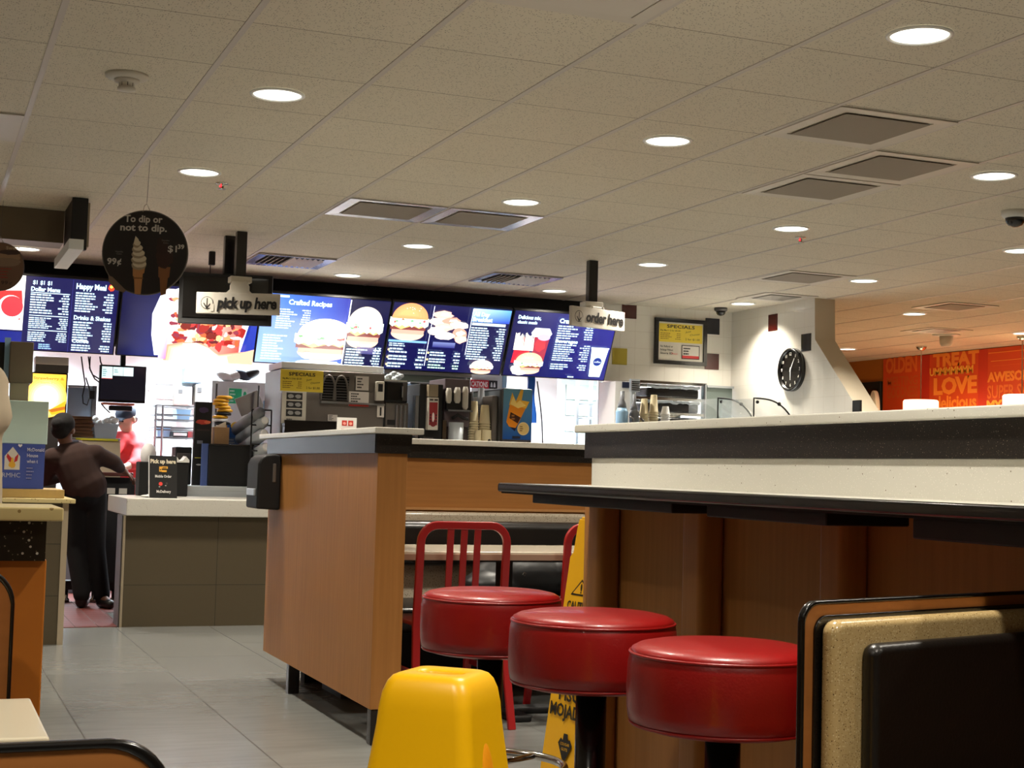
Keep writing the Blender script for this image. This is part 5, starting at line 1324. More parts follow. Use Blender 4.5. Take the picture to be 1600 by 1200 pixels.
# steel fridge side and curved sneeze guard
q = BX(1101,596,1128,660,11.9)
t = thing('steel_cabinet', 'plain grey steel cabinet side right of the wire shelving', 'cabinet', (q[0]+.1,12.3,0))
part('body', MB().box(q[0]+.01,6.96,11.9,11.99,0,1.94), mat('grey_green_metal',(110,122,118),.35,.6), t, bevel=.004)
part('rail', MB().box(q[0]+.01,6.96,11.88,11.9,1.62,1.635), M['steel'], t)
part('upper_rim', MB().box(q[0]+.01,6.96,11.87,11.9,1.925,1.945), M['steel'], t)
t = thing('sneeze_guard', 'curved clear food guard on thin black ribs at the tiled corner', 'food guard', (6.6,11.2,1.2))
for k_, (pxa, pxb, Y0) in enumerate(((1122,1175,10.9),(1178,1236,10.2))):
    pa = at(pxa,622,'Y',Y0); pb = at(pxb,652,'Y',Y0)
    arc = [(pa.x, 1.335)]+[(pa.x+(pb.x-pa.x)*(a_/12), pa.z-(pa.z-pb.z)*(a_/12)**3.2) for a_ in range(13)]+[(pb.x+.04, pb.z-.12)]
    mb = MB(); mb.rings([[(x_,Y0,z_),(x_,Y0+.5,z_),(x_-.004,Y0+.5,z_-.006),(x_-.004,Y0,z_-.006)] for x_, z_ in arc]); part('curved_pane', mb, M['glass'], t, smooth=True)
    part('rib', MB().tube([(x_,Y0,z_) for x_, z_ in arc], .007, 8), M['black'], t, smooth=True)
    part('clip', MB().ball((arc[9][0],Y0-.005,arc[9][1]), .016, 10, 8), M['black'], t)
    part('clip', MB().ball((pa.x+.03,Y0-.005,pa.z-.03), .014, 10, 8), M['black'], t)
t = thing('salad_counter', 'white counter beneath the curved food guard', 'counter', (6.5,10.6,0))
part('body', MB().box(5.8,6.95,10.05,11.5,0,1.30), M['white_paint'], t, bevel=.01)
part('top', MB().box(5.78,6.97,10.03,11.52,1.30,1.33), M['steel_pale'], t, bevel=.005)
for (px, Y0, m_, lab) in ((1138,10.95,'skin_light','pinkish lidded tub under the curved guard'),(1152,10.9,'cup_white','upright white cup under the curved guard'),(1170,10.9,'cup_grey','grey lidded tub under the curved guard'),(1187,10.3,'light_blue','pale blue box under the second curved pane'),(1216,10.25,'skin_light','pinkish lidded tub under the second curved pane')):
    p = at(px,650,'Y',Y0+.15); hh = {'cup_white':.15,'light_blue':.2}.get(m_,.09)
    t = thing('food_tub', lab, 'tub', (p.x,Y0+.15,1.33), 'tubs under the food guard')
    part('tub', MB().lathe((p.x,Y0+.15,1.33), [(.045,0),(.055,hh)], 20), M[m_], t, smooth=True)
    part('lid', MB().lathe((p.x,Y0+.15,1.33), [(.058,hh),(.058,hh+.012),(.04,hh+.03),(.01,hh+.032)], 20), M[m_], t, smooth=True)
q = at(1338,637,'X',6.98)
single('wall_socket', MB().box(6.975,6.999,q.y-.05,q.y+.05,q.z-.04,q.z+.06), M['black'], 'small black box low on the tiled side wall', 'socket', bevel=.004)

# ---------------- left part of the kitchen
t = thing('kitchen_monitor', 'black order monitor hung under the menu screens, white tickets on it', 'monitor', (1.75,12.6,1.6))
q = BX(155,571,228,629,12.5)
part('casing', MB().box(q[0],q[1],12.5,12.55,q[2],q[3]), M['black'], t, bevel=.006)
c = front(q[0]+.01,q[1]-.01,q[2]+.02,q[3]-.01,12.499); c.rect(0,0,1,1,(10,10,20))
c.rect(.02,.62,.26,.98,(214,240,236)); c.rect(.27,.72,.50,.98,(214,240,240)); c.rect(.505,.72,.73,.98,(220,242,244)); c.lines(.04,.24,.92,.68,4,(120,160,160),False); c.lines(.3,.48,.92,.8,2,(120,160,160),False); c.rect(.02,.62,.26,.635,(230,60,50))
c.done('display', t, vcmat('screen', 1.2, .2), 'dark screen with white order tickets')
part('arm', MB().box((q[0]+q[1])/2-.02,(q[0]+q[1])/2+.02,12.53,12.57,q[3]-.1,CEIL-.001), M['black'], t)
part('bump_bar', MB().box(q[0]+.08,q[0]+.26,12.40,12.5,q[2]-.07,q[2]-.03), M['black'], t, bevel=.008)
part('shelf', MB().box(q[0]+.02,q[1]-.1,12.38,12.52,q[2]-.025,q[2]-.008), mat('salmon_strip',(220,120,90),.5), t)
t = thing('hanging_cables', 'black cables looping down beside the kitchen monitor', 'cables', (1.55,12.45,1.6))
def pxtube(pts, Y, r=.006): return MB().tube([at(a_,b_,'Y',Y) for a_, b_ in pts], r, 6)
for pts in ([(127,557),(130,580),(133,600),(129,618),(130,630),(136,633),(140,620),(139,605),(134,590)],[(138,557),(141,578),(148,592),(156,598)],[(141,557),(140,575),(145,586),(155,592)],[(156,557),(157,565),(160,572)],[(158,630),(164,638),(172,645)]):
    part('cable', pxtube(pts, 12.4), M['black'], t, smooth=True)
q = BX(139,610,148,624,12.4); part('junction_box', MB().box(q[0],q[1],12.38,12.42,q[2],q[3]), M['black'], t, bevel=.006)
# fryer hood / light box column
t = thing('lightbox_menu', 'glowing yellow drink poster in a black frame with white cap', 'light box', (1.1,12.1,1.4))
q = BX(50,582,105,650,12.05)
part('casing', MB().box(q[0]-.02,q[1],12.05,12.2,q[2],q[3]), M['black'], t, bevel=.01)
c = front(q[0],q[1]-.012,q[2]+.01,q[3]-.012,12.049); c.grad(0,0,1,1,(255,236,190),(240,150,20),(250,190,60),(252,196,70)); [c.ell(.42,.42,.62-.06*i,.50-.05*i,(255,200+9*i,90+26*i)) for i in range(6)]; c.rect(-.0,.93,1,1,(250,200,90)) if False else None
c.poly([(.5,.1),(1,.35),(1,.05),(.6,.0)],(250,170,30)); c.poly([(.5,.12),(1,.22),(1,.14),(.6,.06)],(180,100,20)); c.text('Strawberry &', .02,.86,.06,(196,130,30),.92,bold=.02); c.text('Cream Pie', .05,.76,.06,(236,190,100),.7,bold=.02)
c.done('lit_poster', t, vcmat('screen', 1.6, .4), 'yellow backlit poster')
b = BX(55,558,107,570,12.05); part('cap_upper', MB().box(b[0],b[1],12.02,12.22,b[2],b[3]), M['white'], t, bevel=.005)
b = BX(55,570,107,580,12.05); part('cap_lower', MB().box(b[0],b[1],12.04,12.22,b[2]-.01,b[3]), M['steel_dark'], t)
part('pedestal', MB().box(q[0],q[1]-.05,12.06,12.2,0,q[2]), M['steel_dark'], t)
t, x0, x1, z1 = appliance('fryer_bank', 'grey steel equipment front behind the glowing poster', 'fryer', (105,606,147,652), 12.9, .5, mat('blue_grey_steel',(122,134,150),.4,.5), 0.0)
part('side_post', MB().box(x1-.02,x1+.015,12.87,12.9,0,z1+.02), M['steel_dark'], t)
part('lid', MB().box(x0,x1,12.88,13.4,z1,z1+.02), M['steel'], t, bevel=.004)
t = thing('upright_freezer', 'small white box unit behind the hanging cables', 'freezer', (1.9,13.2,0))
q = BX(141,626,152,650,12.95); part('body', MB().box(q[0]+.05,q[0]+.18,13.5,13.9,0,q[3]), M['white'], t, bevel=.006)
part('door', MB().box(q[0]+.06,q[0]+.17,13.485,13.5,.1,q[3]-.03), M['white'], t, bevel=.004)
# assembly table with trays and tub
zt_ = at(150,686,'Y',12.3).z
t = thing('assembly_table', 'steel prep table with a yellow edged shelf left of the coral shirt', 'table', (1.6,12.6,0))
q = BX(108,684,188,690,12.3)
part('shelf_top', MB().box(q[0],q[1],12.3,12.75,q[2]+.012,q[3]), M['steel'], t, bevel=.003)
part('yellow_edge', MB().box(q[0]+.05,q[1]-.02,12.29,12.3,q[2]+.01,q[3]-.005), mat('yellow_label',(200,196,40),.5), t)
part('front_slope', MB().prism([(12.30,q[2]+.01),(12.20,q[2]-.25),(12.22,.1),(12.6,.1),(12.6,q[2]+.01)], 'X', q[0]+.1, q[1]), M['beige'], t)
tz = q[3]+.001
n_tr = 6; b = BX(110,650,147,683,12.32); dz = (b[3]-tz)/n_tr
for i in range(n_tr):
    lab = ['lowest brown food tray of the stack','second brown tray from the bottom','third brown tray from the bottom','fourth brown tray from the bottom','fifth brown tray, just under the top one','topmost brown tray of the stack'][i]
    t = thing('food_tray', lab, 'tray', ((b[0]+b[1])/2,12.5,tz+dz*i), 'stacked brown food trays')
    part('tray', MB().box(b[0]+.01*(i%2),b[1]-.008*(i%3),12.32,12.7,tz+dz*i,tz+dz*(i+.72)), M['tray_brown'], t, bevel=.006)
    part('rim', MB().box(b[0]-.006+.01*(i%2),b[1]+.006-.008*(i%3),12.312,12.708,tz+dz*(i+.72),tz+dz*(i+.92)), M['tray_brown'], t, bevel=.003)
b = BX(146,650,186,683,12.34); xm = (b[0]+b[1])/2; hw = (b[1]-b[0])/2
t = thing('clear_tub', 'clear tub heaped with white packets beside the tray stack', 'tub', (xm,12.5,tz))
part('tub', MB().rings([[(xm-hw*.8,12.36,tz),(xm+hw*.8,12.36,tz),(xm+hw*.8,12.66,tz),(xm-hw*.8,12.66,tz)],[(xm-hw,12.33,b[3]-.06),(xm+hw,12.33,b[3]-.06),(xm+hw,12.7,b[3]-.06),(xm-hw,12.7,b[3]-.06)]]), M['frost'], t)
mb = MB(); r = random.Random(9)
for i in range(26): mb.ball((xm+(r.random()-.5)*hw*1.7,12.38+r.random()*.25,b[3]-.06+r.random()*.05),(.028,.02,.022),8,6)
tag(part('packets', mb, M['white'], t, smooth=True), kind='stuff')
# grill station under counter in the gap
t = thing('steel_cabinet', 'low grey steel cabinet on black feet seen through the counter gap', 'cabinet', (1.55,12.0,0))
q = BX(138,812,182,905,12.05)
part('body', MB().box(q[0],q[1]+.1,12.05,12.19,.17,q[3]), mat('warm_steel',(128,124,122),.4,.5), t, bevel=.006)
part('drawer_front', MB().box(q[0],q[1]+.1,12.03,12.05,q[3],q[3]+.17), M['steel_dark'], t, bevel=.006)
part('handle_rail', MB().box(q[0]-.05,q[1]+.1,12.0,12.03,q[3]+.17,q[3]+.185), M['chrome'], t)
part('base_rail', MB().box(q[0]-.2,q[1]+.1,12.06,12.18,.10,.17), M['black'], t)
for xx in (q[0]-.15, q[0]+.06, q[1]-.0):
    part('foot', MB().lathe((xx,12.1,.005), [(.03,0),(.03,.02),(.018,.03),(.018,.1)], 14), M['chrome'], t, smooth=True)
part('label_sticker', MB().ball((q[0]+.03,12.048,q[3]-.03),(.03,.003,.018),12,6), mat('lime_sticker',(170,180,40),.5), t)
t = thing('tray_rack', 'black rack stacked with flat dark trays by the employee hands', 'rack', (1.62,11.95,.9))
q = BX(138,740,212,776,11.85); z0_ = .17+.0
part('frame', MB().box(q[0],q[1],11.88,12.02,at(175,776,'Y',11.85).z,at(175,746,'Y',11.85).z), M['black'], t, bevel=.005)
b = BX(168,763,208,772,11.85)
for i in range(2): part('label', MB().box(b[0]+i*.09,b[0]+.06+i*.09,11.874,11.88,b[2],b[3]), M['offwhite'], t)
part('top_tray', MB().box(q[0]+.02,q[1]-.02,11.86,12.02,at(175,744,'Y',11.85).z,at(175,738,'Y',11.85).z), mat('maroon_tray',(84,44,38),.45), t, bevel=.004)
part('stand', MB().box(q[0]+.1,q[1]-.02,11.9,12.02,.17,at(175,776,'Y',11.85).z), M['black_matt'], t)
# wire rack of steel pans
t = thing('wire_rack', 'steel wire rack with pans behind the coral shirted worker', 'rack', (2.25,13.6,0))
q = BX(242,634,304,740,13.4)
for xx in (q[0],q[0]+.06,q[1]): part('post', MB().cyl((xx,13.4,0),(xx,13.4,q[3]),.012,n=8), M['steel_dark'], t)
tiers = [at(270,y_,'Y',13.4).z for y_ in (634,648,656,668,672,684)]
for z in tiers: part('wire_tier', MB().box(q[0],q[1],13.39,13.41,z-.006,z+.006).box(q[0],q[1],13.78,13.8,z-.006,z+.006).box(q[0],q[0]+.012,13.4,13.8,z-.006,z+.006).box(q[1]-.012,q[1],13.4,13.8,z-.006,z+.006), M['steel_dark'], t)
for i, (a_, lab) in enumerate(((( 277,640,296,656),'steel pan on the upper tier of the wire rack'),((246,676,264,695),'tall blue grey holder on the lower rack tier'))):
    b = BX(*a_,13.5); zz = tiers[2]+.007 if i == 0 else tiers[5]+.007
    t2 = thing('steel_pan', lab, 'pan', ((b[0]+b[1])/2,13.6,zz), 'steel pans on the wire rack')
    part('pan', MB().rings([[(b[0],13.5,zz),(b[1],13.5,zz),(b[1],13.7,zz),(b[0],13.7,zz)],[(b[0]-.01,13.48,zz+.09),(b[1]+.01,13.48,zz+.09),(b[1]+.01,13.72,zz+.09),(b[0]-.01,13.72,zz+.09)]]), M['light_blue'], t2)
    part('rim', MB().box(b[0]-.02,b[1]+.02,13.47,13.73,zz+.09,zz+.098), M['steel'], t2)
b = BX(271,684,304,697,13.35)
t = thing('receipt_printer', 'small black and red printer on the rack tier', 'printer', ((b[0]+b[1])/2,13.5,tiers[5]+.007))
part('body', MB().box(b[0],b[1]-.02,13.42,13.7,tiers[5]+.007,tiers[4]-.008), M['black'], t, bevel=.006)
part('red_side', MB().box(b[1]-.05,b[1]+.004,13.415,13.6,tiers[5]+.0075,tiers[4]-.008), M['red_metal'], t)
part('paper_slot', MB().box(b[0]+.01,b[1]-.06,13.412,13.42,tiers[5]+.02,tiers[5]+.045), M['white'], t)
# white control boxes on the back wall
for a_, lab in (((289,575,317,598),'pale blue control box high on the kitchen wall'),((275,604,300,632),'white wall box with a small screen, left of the grey one'),((305,601,329,632),'grey steel wall box right of the white one')):
    b = BX(*a_,15.3); t = thing('control_box', lab, 'box', ((b[0]+b[1])/2,15.4,b[2]), 'boxes on the kitchen wall')
    part('body', MB().box(b[0],b[1],15.3,15.5,b[2],b[3]), M['light_blue'] if 'blue' in lab else (M['grey_appliance'] if 'grey steel' in lab else M['offwhite']), t, bevel=.01)
    part('label', MB().box(b[0]+.02,b[0]+(b[1]-b[0])*.4,15.295,15.3,b[2]+(b[3]-b[2])*.6,b[3]-.03), M['white_paint'] if 'blue' in lab else M['steel_dark'], t)
# tall black panel, black bins
ZW = .941
t = thing('light_tower', 'tall narrow black panel with dim food pictures', 'display', (2.17,11.5,ZW))
q = BX(303,628,330,754,11.4); part('casing', MB().box(q[0],q[1],11.4,11.46,ZW,q[3]), M['black'], t, bevel=.005)
c = front(q[0]+.004,q[1]-.004,q[2],q[3],11.399); c.blob(.5,.90,.3,.035,(70,50,90),3); c.blob(.45,.75,.4,.03,(190,60,44),4); c.blob(.75,.75,.2,.02,(220,110,80),5); c.rect(.1,.64,.9,.66,(50,30,32)); c.rect(.15,.48,.5,.52,(120,120,130)); c.rect(.05,.30,.5,.31,(190,180,60)); c.blob(.3,.22,.15,.01,(180,180,180),6); c.done('pictures', t, vcmat('paper'))
t = thing('tray_bin', 'wide black bin with a blue cup sleeve strip at its left', 'bin', (2.4,11.45,ZW))
q = BX(316,694,395,754,11.3); part('body', MB().box(q[0]+.05,q[1],11.3,11.62,ZW,q[3]), M['black_matt'], t, bevel=.006)
part('blue_strip', MB().box(q[0],q[0]+.045,11.32,11.36,ZW,q[3]), mat('blue_strip',(70,92,150),.4,bump=.5,bscale=60), t)
part('rim', MB().box(q[0]+.045,q[1]+.005,11.292,11.625,q[3]-.012,q[3]), M['black_gloss'], t, bevel=.003)
binz = q[3]
t = thing('counter_bin', 'squat black bin behind the pick up here card', 'bin', (1.95,11.35,.862))
q = BX(213,722,294,768,11.0); part('body', MB().box(q[0]+.02,q[1],11.0,11.19,.863,q[3]), M['black_matt'], t, bevel=.008)
b = BX(255,726,296,732,10.98); part('paper_bags', MB().rings([[(b[0]+(b[1]-b[0])*k_/8,10.99,q[3]+.001),(b[0]+(b[1]-b[0])*k_/8,11.12,q[3]+.001),(b[0]+(b[1]-b[0])*k_/8,11.12,q[3]+.03+.02*math.sin(k_*2)),(b[0]+(b[1]-b[0])*k_/8,10.99,q[3]+.025+.02*math.sin(k_*2))] for k_ in range(9)]), M['white'], t)
t = thing('ice_scoop', 'white curved scoop hood left of the pick up here card', 'scoop', (1.78,11.6,.94))
p = at(232,712,'Y',11.5); part('hood', MB().ball((p.x,11.5,p.z), (.06,.08,.10), 20, 12), M['cup_white'], t, smooth=True)
part('post', MB().cyl((p.x,11.5,.94),(p.x,11.5,p.z-.05),.02,n=12), M['steel'], t)
t = thing('bag_holder', 'dark dispenser with white bag ends left of the tall black panel', 'dispenser', (2.05,11.7,ZW))
q = BX(274,698,300,735,11.6); part('body', MB().box(q[0],q[1],11.6,11.8,ZW,q[3]), M['black'], t, bevel=.01)
part('flap', MB().box(q[0]+.01,q[1]-.01,11.585,11.6,q[3]-.10,q[3]-.05), M['steel_dark'], t, bevel=.004)
# cup lids, boxes, posters, cup dispenser
zr = ZW+.33
t = thing('supply_rack', 'thin wire rack behind the black bin holding lids and boxes', 'rack', (2.5,11.8,ZW))
part('shelf', MB().box(2.22,2.58,11.68,11.93,binz-.04,binz-.028), M['steel'], t)
for xx in (2.23,2.57): part('post', MB().cyl((xx,11.9,ZW),(xx,11.9,1.75),.008,n=8), M['steel_dark'], t)
sz = binz-.027
b = BX(332,618,363,660,11.8); xm=(b[0]+b[1])/2; r_=(b[1]-b[0])/2*.75
t = thing('lid_stack', 'stack of yellow and black lids behind the tall black panel', 'lids', (xm,11.8,sz), None)
t['label'] = 'stack of yellow over black lids behind the tall black panel'
k_ = 16; hz = (b[3]-sz)/k_
for i in range(k_):
    part('lid', MB().lathe((xm+.02*math.sin(i*1.3),11.8,sz+hz*i), [(r_,0),(r_*1.08,hz*.2),(r_*1.05,hz*.7),(r_*.8,hz*.98)], 20), M['yellow_sign'] if i > 10 or i % 3 == 0 else (M['black'] if i % 3 == 1 else M['cup_white']), t, smooth=True)
b = BX(331,668,354,697,11.5)
t = thing('cardboard_box', 'open brown cardboard box above the black bin', 'box', ((b[0]+b[1])/2,11.45,binz))
part('box', MB().box(b[0],b[1],11.40,11.56,binz+.001,b[3]), M['cardboard'], t, bevel=.002)
part('flap', MB().prism([(b[0],b[3]),(b[1],b[3]),(b[1]+.0,b[3]+.05),(b[0]+.04,b[3]+.012)], 'Y', 11.54, 11.55), mat('pale_card',(206,200,188),.7), t)
paper('blue_poster', (354,664,380,695), 11.6, 'blue card with a yellow cup in front of the cup dispenser', lambda c: (c.rect(0,0,1,1,(20,84,170)), c.rect(0,0,1,.35,(70,100,150)), c.ell(.5,.95,.28,.2,(240,200,70)), c.lines(.1,.9,.3,.05,2,(150,170,200),False)), m=M['blue_panel'], th=.01, cat='card')
paper('green_poster', (355,606,386,632), 12.9, 'green and white safety sheet on the kitchen wall', lambda c: (c.rect(0,0,1,1,(236,244,240)), c.rect(.08,.05,.72,.95,(40,190,130)), c.lines(.12,.7,.9,.1,4,(200,240,220),False), c.blob(.88,.6,.08,.2,(40,190,130),3)), th=.004)
p = at(372,619,'Y',12.9)
single('wall_panel', MB().box(at(330,600,'Y',12.95).x,at(440,600,'Y',12.95).x,12.902,13.0,0,1.83), M['white_paint'], 'white pillar panel carrying the green safety sheet', 'panel')
t = thing('folded_caps', 'pile of white and navy cloths on top of the white panel', 'cloths', (2.7,12.95,1.83))
for px, m_, k_ in ((352,'cup_white',0),(366,'white',1),(378,'cap',2),(390,'black',3)):
    p = at(px,592,'Y',12.95); mb = MB(); mb.ball((p.x,12.95,1.83+.045+.01*k_), (.09,.06,.045), 18, 10, Matrix.Rotation(.3*(-1)**k_,4,'Y')); part('cloth', mb, M[m_], t, smooth=True)
t = thing('grey_pamphlet', 'tilted grey lid panel above the cup dispenser', 'panel', (2.75,11.9,1.5))
q = BX(377,614,404,646,11.92); mb = MB(); mb.box(-.1,.1,-.005,.005,-.075,.075).xform(Matrix.Translation(((q[0]+q[1])/2,11.94,(q[2]+q[3])/2)) @ Matrix.Rotation(-.42,4,'Y')); part('panel', mb, M['grey_appliance'], t, bevel=.002)
part('stem', MB().cyl(((q[0]+q[1])/2,11.95,ZW),((q[0]+q[1])/2,11.95,q[2]+.02),.008,n=8), M['steel_dark'], t)
# slanted cup dispenser
t = thing('cup_dispenser', 'rack of slanted frosted cup tubes left of the grey drink machine', 'cup dispenser', (2.68,11.5,ZW))
for i, (py, px) in enumerate(((643,408),(657,414),(677,413),(699,416))):
    e = at(px, py, 'Y', 11.2); s_ = e+Vector((-.10,.42,-.14))
    d_ = (s_-e).normalized()
    tb_ = part('tube', MB().tube([e, e+d_*.02, e+d_*.03, s_], [.034,.034,.046,.05], 22), M['cup_grey'] if i == 0 else M['frost'], t, smooth=True)
    if i: part('end_cup', MB().tube([e-d_*.012, e+d_*.004], [.026,.032], 20), M['cup_white'], tb_)
e0 = at(394,640,'Y',11.25); e1 = at(422,705,'Y',11.25)
mb = MB()
for xx in (e0.x, e1.x): mb.cyl((xx,11.25,ZW),(xx,11.25,e0.z),.006,n=8)
for z in (e0.z,(e0.z+e1.z)/2+.04,e1.z+.05,e1.z): mb.cyl((e0.x,11.25,z),(e1.x,11.25,z),.006,n=8)
part('wire_frame', mb, M['black'], t)
q = BX(418,625,438,675,11.6)
single('steel_backsplash', MB().box(q[0],q[1]+.02,11.74,11.77,ZW,q[3]).box(q[0],q[0]+.02,11.77,11.86,ZW,q[3]-.1), M['light_blue'], 'pale blue steel sheet between the cup tubes and drink machine', 'panel')
t = thing('wall_screen', 'white canopy strip under the menu screens by the drink machine', 'canopy', (3.0,11.9,1.86))
q = BX(440,569,600,579,11.3); part('strip', MB().box(q[0],q[1],11.3,11.75,q[2],q[3]), M['white_paint'], t, bevel=.004)
part('bracket', MB().box(q[0]+.02,q[0]+.05,11.72,11.78,1.0,q[2]), M['steel_dark'], t)
for i in range(3):
    a_ = (404,443,455)[i]; part_name = at(a_,575,'Y',12.3)
t = thing('kitchen_papers', 'pale notices pinned on the bright kitchen wall', 'papers', (2.2,15.49,1.3))
mb = MB()
for a_ in ((244,592,272,600),(244,622,270,623),(246,605,268,620),(232,596,236,610)):
    b = BX(*a_,15.48); mb.box(b[0],b[1],15.485,15.499,b[2],b[3])
part('sheets', mb, mat('paper_grey',(196,204,208),.7), t)

# ---------------- things on the counters
t = thing('pickup_card', 'black table card reading Pick up here on the pale counter', 'sign', (1.70,10.45,.862))
q = BX(235,712,278,774,10.42); x0, x1 = q[0], q[1]
mb = MB(); mb.rings([[(x0,10.42,.863),(x1,10.42,.863),(x1,10.428,.863),(x0,10.428,.863)],[(x0-.004,10.47,q[3]),(x1-.004,10.47,q[3]),(x1-.004,10.478,q[3]),(x0-.004,10.478,q[3])]]); part('card', mb, M['black'], t, bevel=.002)
mb = MB(); mb.rings([[(x0-.006,10.425,.864),(x0,10.425,.864),(x0,10.43,.864),(x0-.006,10.43,.864)],[(x0-.010,10.475,q[3]),(x0-.004,10.475,q[3]),(x0-.004,10.48,q[3]),(x0-.010,10.48,q[3])]]); part('white_edge', mb, M['white'], t)
part('foot', MB().box(x0,x1,10.43,10.56,.863,.868), M['black'], t)
vv = Vector((-.004,.05,q[3]-.863)); c = Canvas((x0,10.419,.863),(1,0,0),vv,x1-x0,vv.length,Vector((0,-1,.1)))
c.text('Pick up here',.03,.82,.09,(216,206,180),.93,bold=.05); c.rect(.35,.62,.44,.74,(226,170,60)); c.rect(.37,.65,.42,.68,(60,40,20)); c.rect(.44,.69,.66,.745,(226,170,60)); c.rect(.44,.61,.62,.655,(226,170,60)); c.rect(.47,.70,.62,.72,(60,40,20))
c.text('Mobile Order',.2,.48,.06,(220,218,214),.6,bold=.03); c.ell(.40,.33,.07,.045,(226,70,60)); c.ell(.62,.34,.04,.03,(60,50,50)); c.lines(.33,.47,.27,.25,1,(200,200,200),False,.9); c.lines(.56,.68,.30,.28,1,(200,200,200),False,.9); c.text('McDelivery',.25,.12,.06,(220,218,214),.52,bold=.03)
c.done('lettering', t, vcmat('paper'), 'white and orange lettering')
t = thing('crumpled_napkin', 'white napkin lying by the pick up here card', 'napkin', (1.52,10.5,.863))
mb = MB(); mb.ball((1.52,10.5,.872),(.05,.04,.010),16,8).ball((1.54,10.51,.878),(.03,.03,.010),12,6); part('napkin', mb, M['white'], t, smooth=True)
# little red and white card on the divider slab
t = thing('price_card', 'small white card with two red squares on the divider top', 'card', (1.80,6.75,1.269))
p0, p1 = at(527,650,'Y',6.7), at(557,663,'Y',6.7)
mb = MB(); zc = 1.269
wc, hc = (p1.x-p0.x), .055
mb.box(p0.x,p1.x,6.698,6.702,zc+.012,zc+.012+hc); part('card', mb, M['white'], t)
c = front(p0.x,p1.x,zc+.012,zc+.012+hc,6.698); c.rect(.24,.3,.50,.75,(196,50,40)); c.rect(.56,.3,.82,.75,(196,50,40)); c.blob(.37,.5,.08,.12,(240,160,150),2); c.blob(.69,.5,.08,.12,(240,170,150),3); c.done('print', t, vcmat('paper'))
part('foot', MB().box(p0.x+.02,p1.x-.01,6.69,6.72,zc,zc+.014), M['red_metal'], t)
# donation box, till column on the order counter
t = thing('donation_box', 'donation box, pale green upper part over a blue charity panel', 'donation box', (.62,9.3,.925))
DX0, DX1 = .495, .745; DZ0, DZM, DZ1 = .926, 1.195, 1.455
part('clear_top', MB().box(DX0-.02,DX1+.005,9.40,9.62,DZM,DZ1), M['acrylic'], t, bevel=.004)
part('base_panel', MB().box(DX0,DX1-.006,9.39,9.62,DZ0,DZM), mat('charity_blue',(66,84,160),.45), t, bevel=.002)
c = front(DX0,DX1-.006,DZ0,DZM,9.3895)
c.poly([(.06,.42),(.06,.72),(.24,.93),(.42,.72),(.42,.42)],(214,206,190)); c.poly([(.12,.78),(.22,.68),(.26,.56),(.18,.58),(.10,.70)],(190,40,44)); c.poly([(.30,.70),(.38,.78),(.36,.62),(.28,.58)],(190,40,44)); c.blob(.24,.53,.08,.07,(224,170,50),4); c.blob(.24,.60,.03,.1,(224,170,50),5)
c.poly([(.41,.98),(.37,1.0),(.36,.96),(.41,.92),(.46,.96),(.45,1.0)],(230,225,225)); c.text('RMHC',.02,.25,.10,(190,190,205),.42)
for i, tx in enumerate(('McDonald','House','when t')): c.text(tx,.58,.84-.13*i,.075,(206,206,226),.40 if i == 0 else .26,bold=.02)
c.lines(.58,.95,.5,.2,4,(150,150,190),False,.3); c.done('print', t, vcmat('paper'), 'white lettering and a house emblem on blue')
t = thing('till_column', 'plain taupe column with narrower foot above the donation box', 'column', (.6,9.7,.93))
part('head', MB().box(.53,.665,9.66,9.80,1.575,1.83), M['beige_dark'], t, bevel=.003)
part('neck', MB().box(.54,.648,9.68,9.79,.93,1.575), M['beige'], t, bevel=.003)
# soffit strip beside the column
t = thing('till_screen', 'dark till screen with pale edge left of the taupe column', 'screen', (.4,9.8,1.5))
part('casing', MB().box(.30,.50,9.78,9.82,1.45,1.83), M['black'], t, bevel=.004); part('edge_strip', MB().box(.50,.535,9.77,9.81,1.5,1.86), M['light_blue'], t); part('stand', MB().box(.38,.42,9.79,9.82,.926,1.45), M['black'], t)

# ================================================================== PEOPLE
def head_mb(mb, c, yaw=0, pitch=0, roll=0, s=1.0):
    """head centre c, faces +Y before turning"""
    Mx = Matrix.Translation(c) @ Euler((pitch, roll, yaw)).to_matrix().to_4x4() @ Matrix.Scale(s, 4)
    def b(p, r): 
        q = Mx @ Vector(p); rr = MB(); mb.ball((0,0,0), r, 18, 12, None) if False else None
        m3 = (Mx.to_3x3()).to_4x4(); mb.ball(q, r, 18, 12, m3)
    b((0,-.01,.02),(.076,.092,.090)); b((0,.025,-.045),(.056,.062,.062)); b((0,.045,-.085),(.030,.03,.024))
    b((0,.095,-.02),(.012,.018,.02)); b((0,.086,-.062),(.022,.012,.008)); b((.078,-.005,-.012),(.010,.02,.03)); b((-.078,-.005,-.012),(.010,.02,.03))
    b((.03,.078,.012),(.018,.012,.010)); b((-.03,.078,.012),(.018,.012,.010))
    return Mx
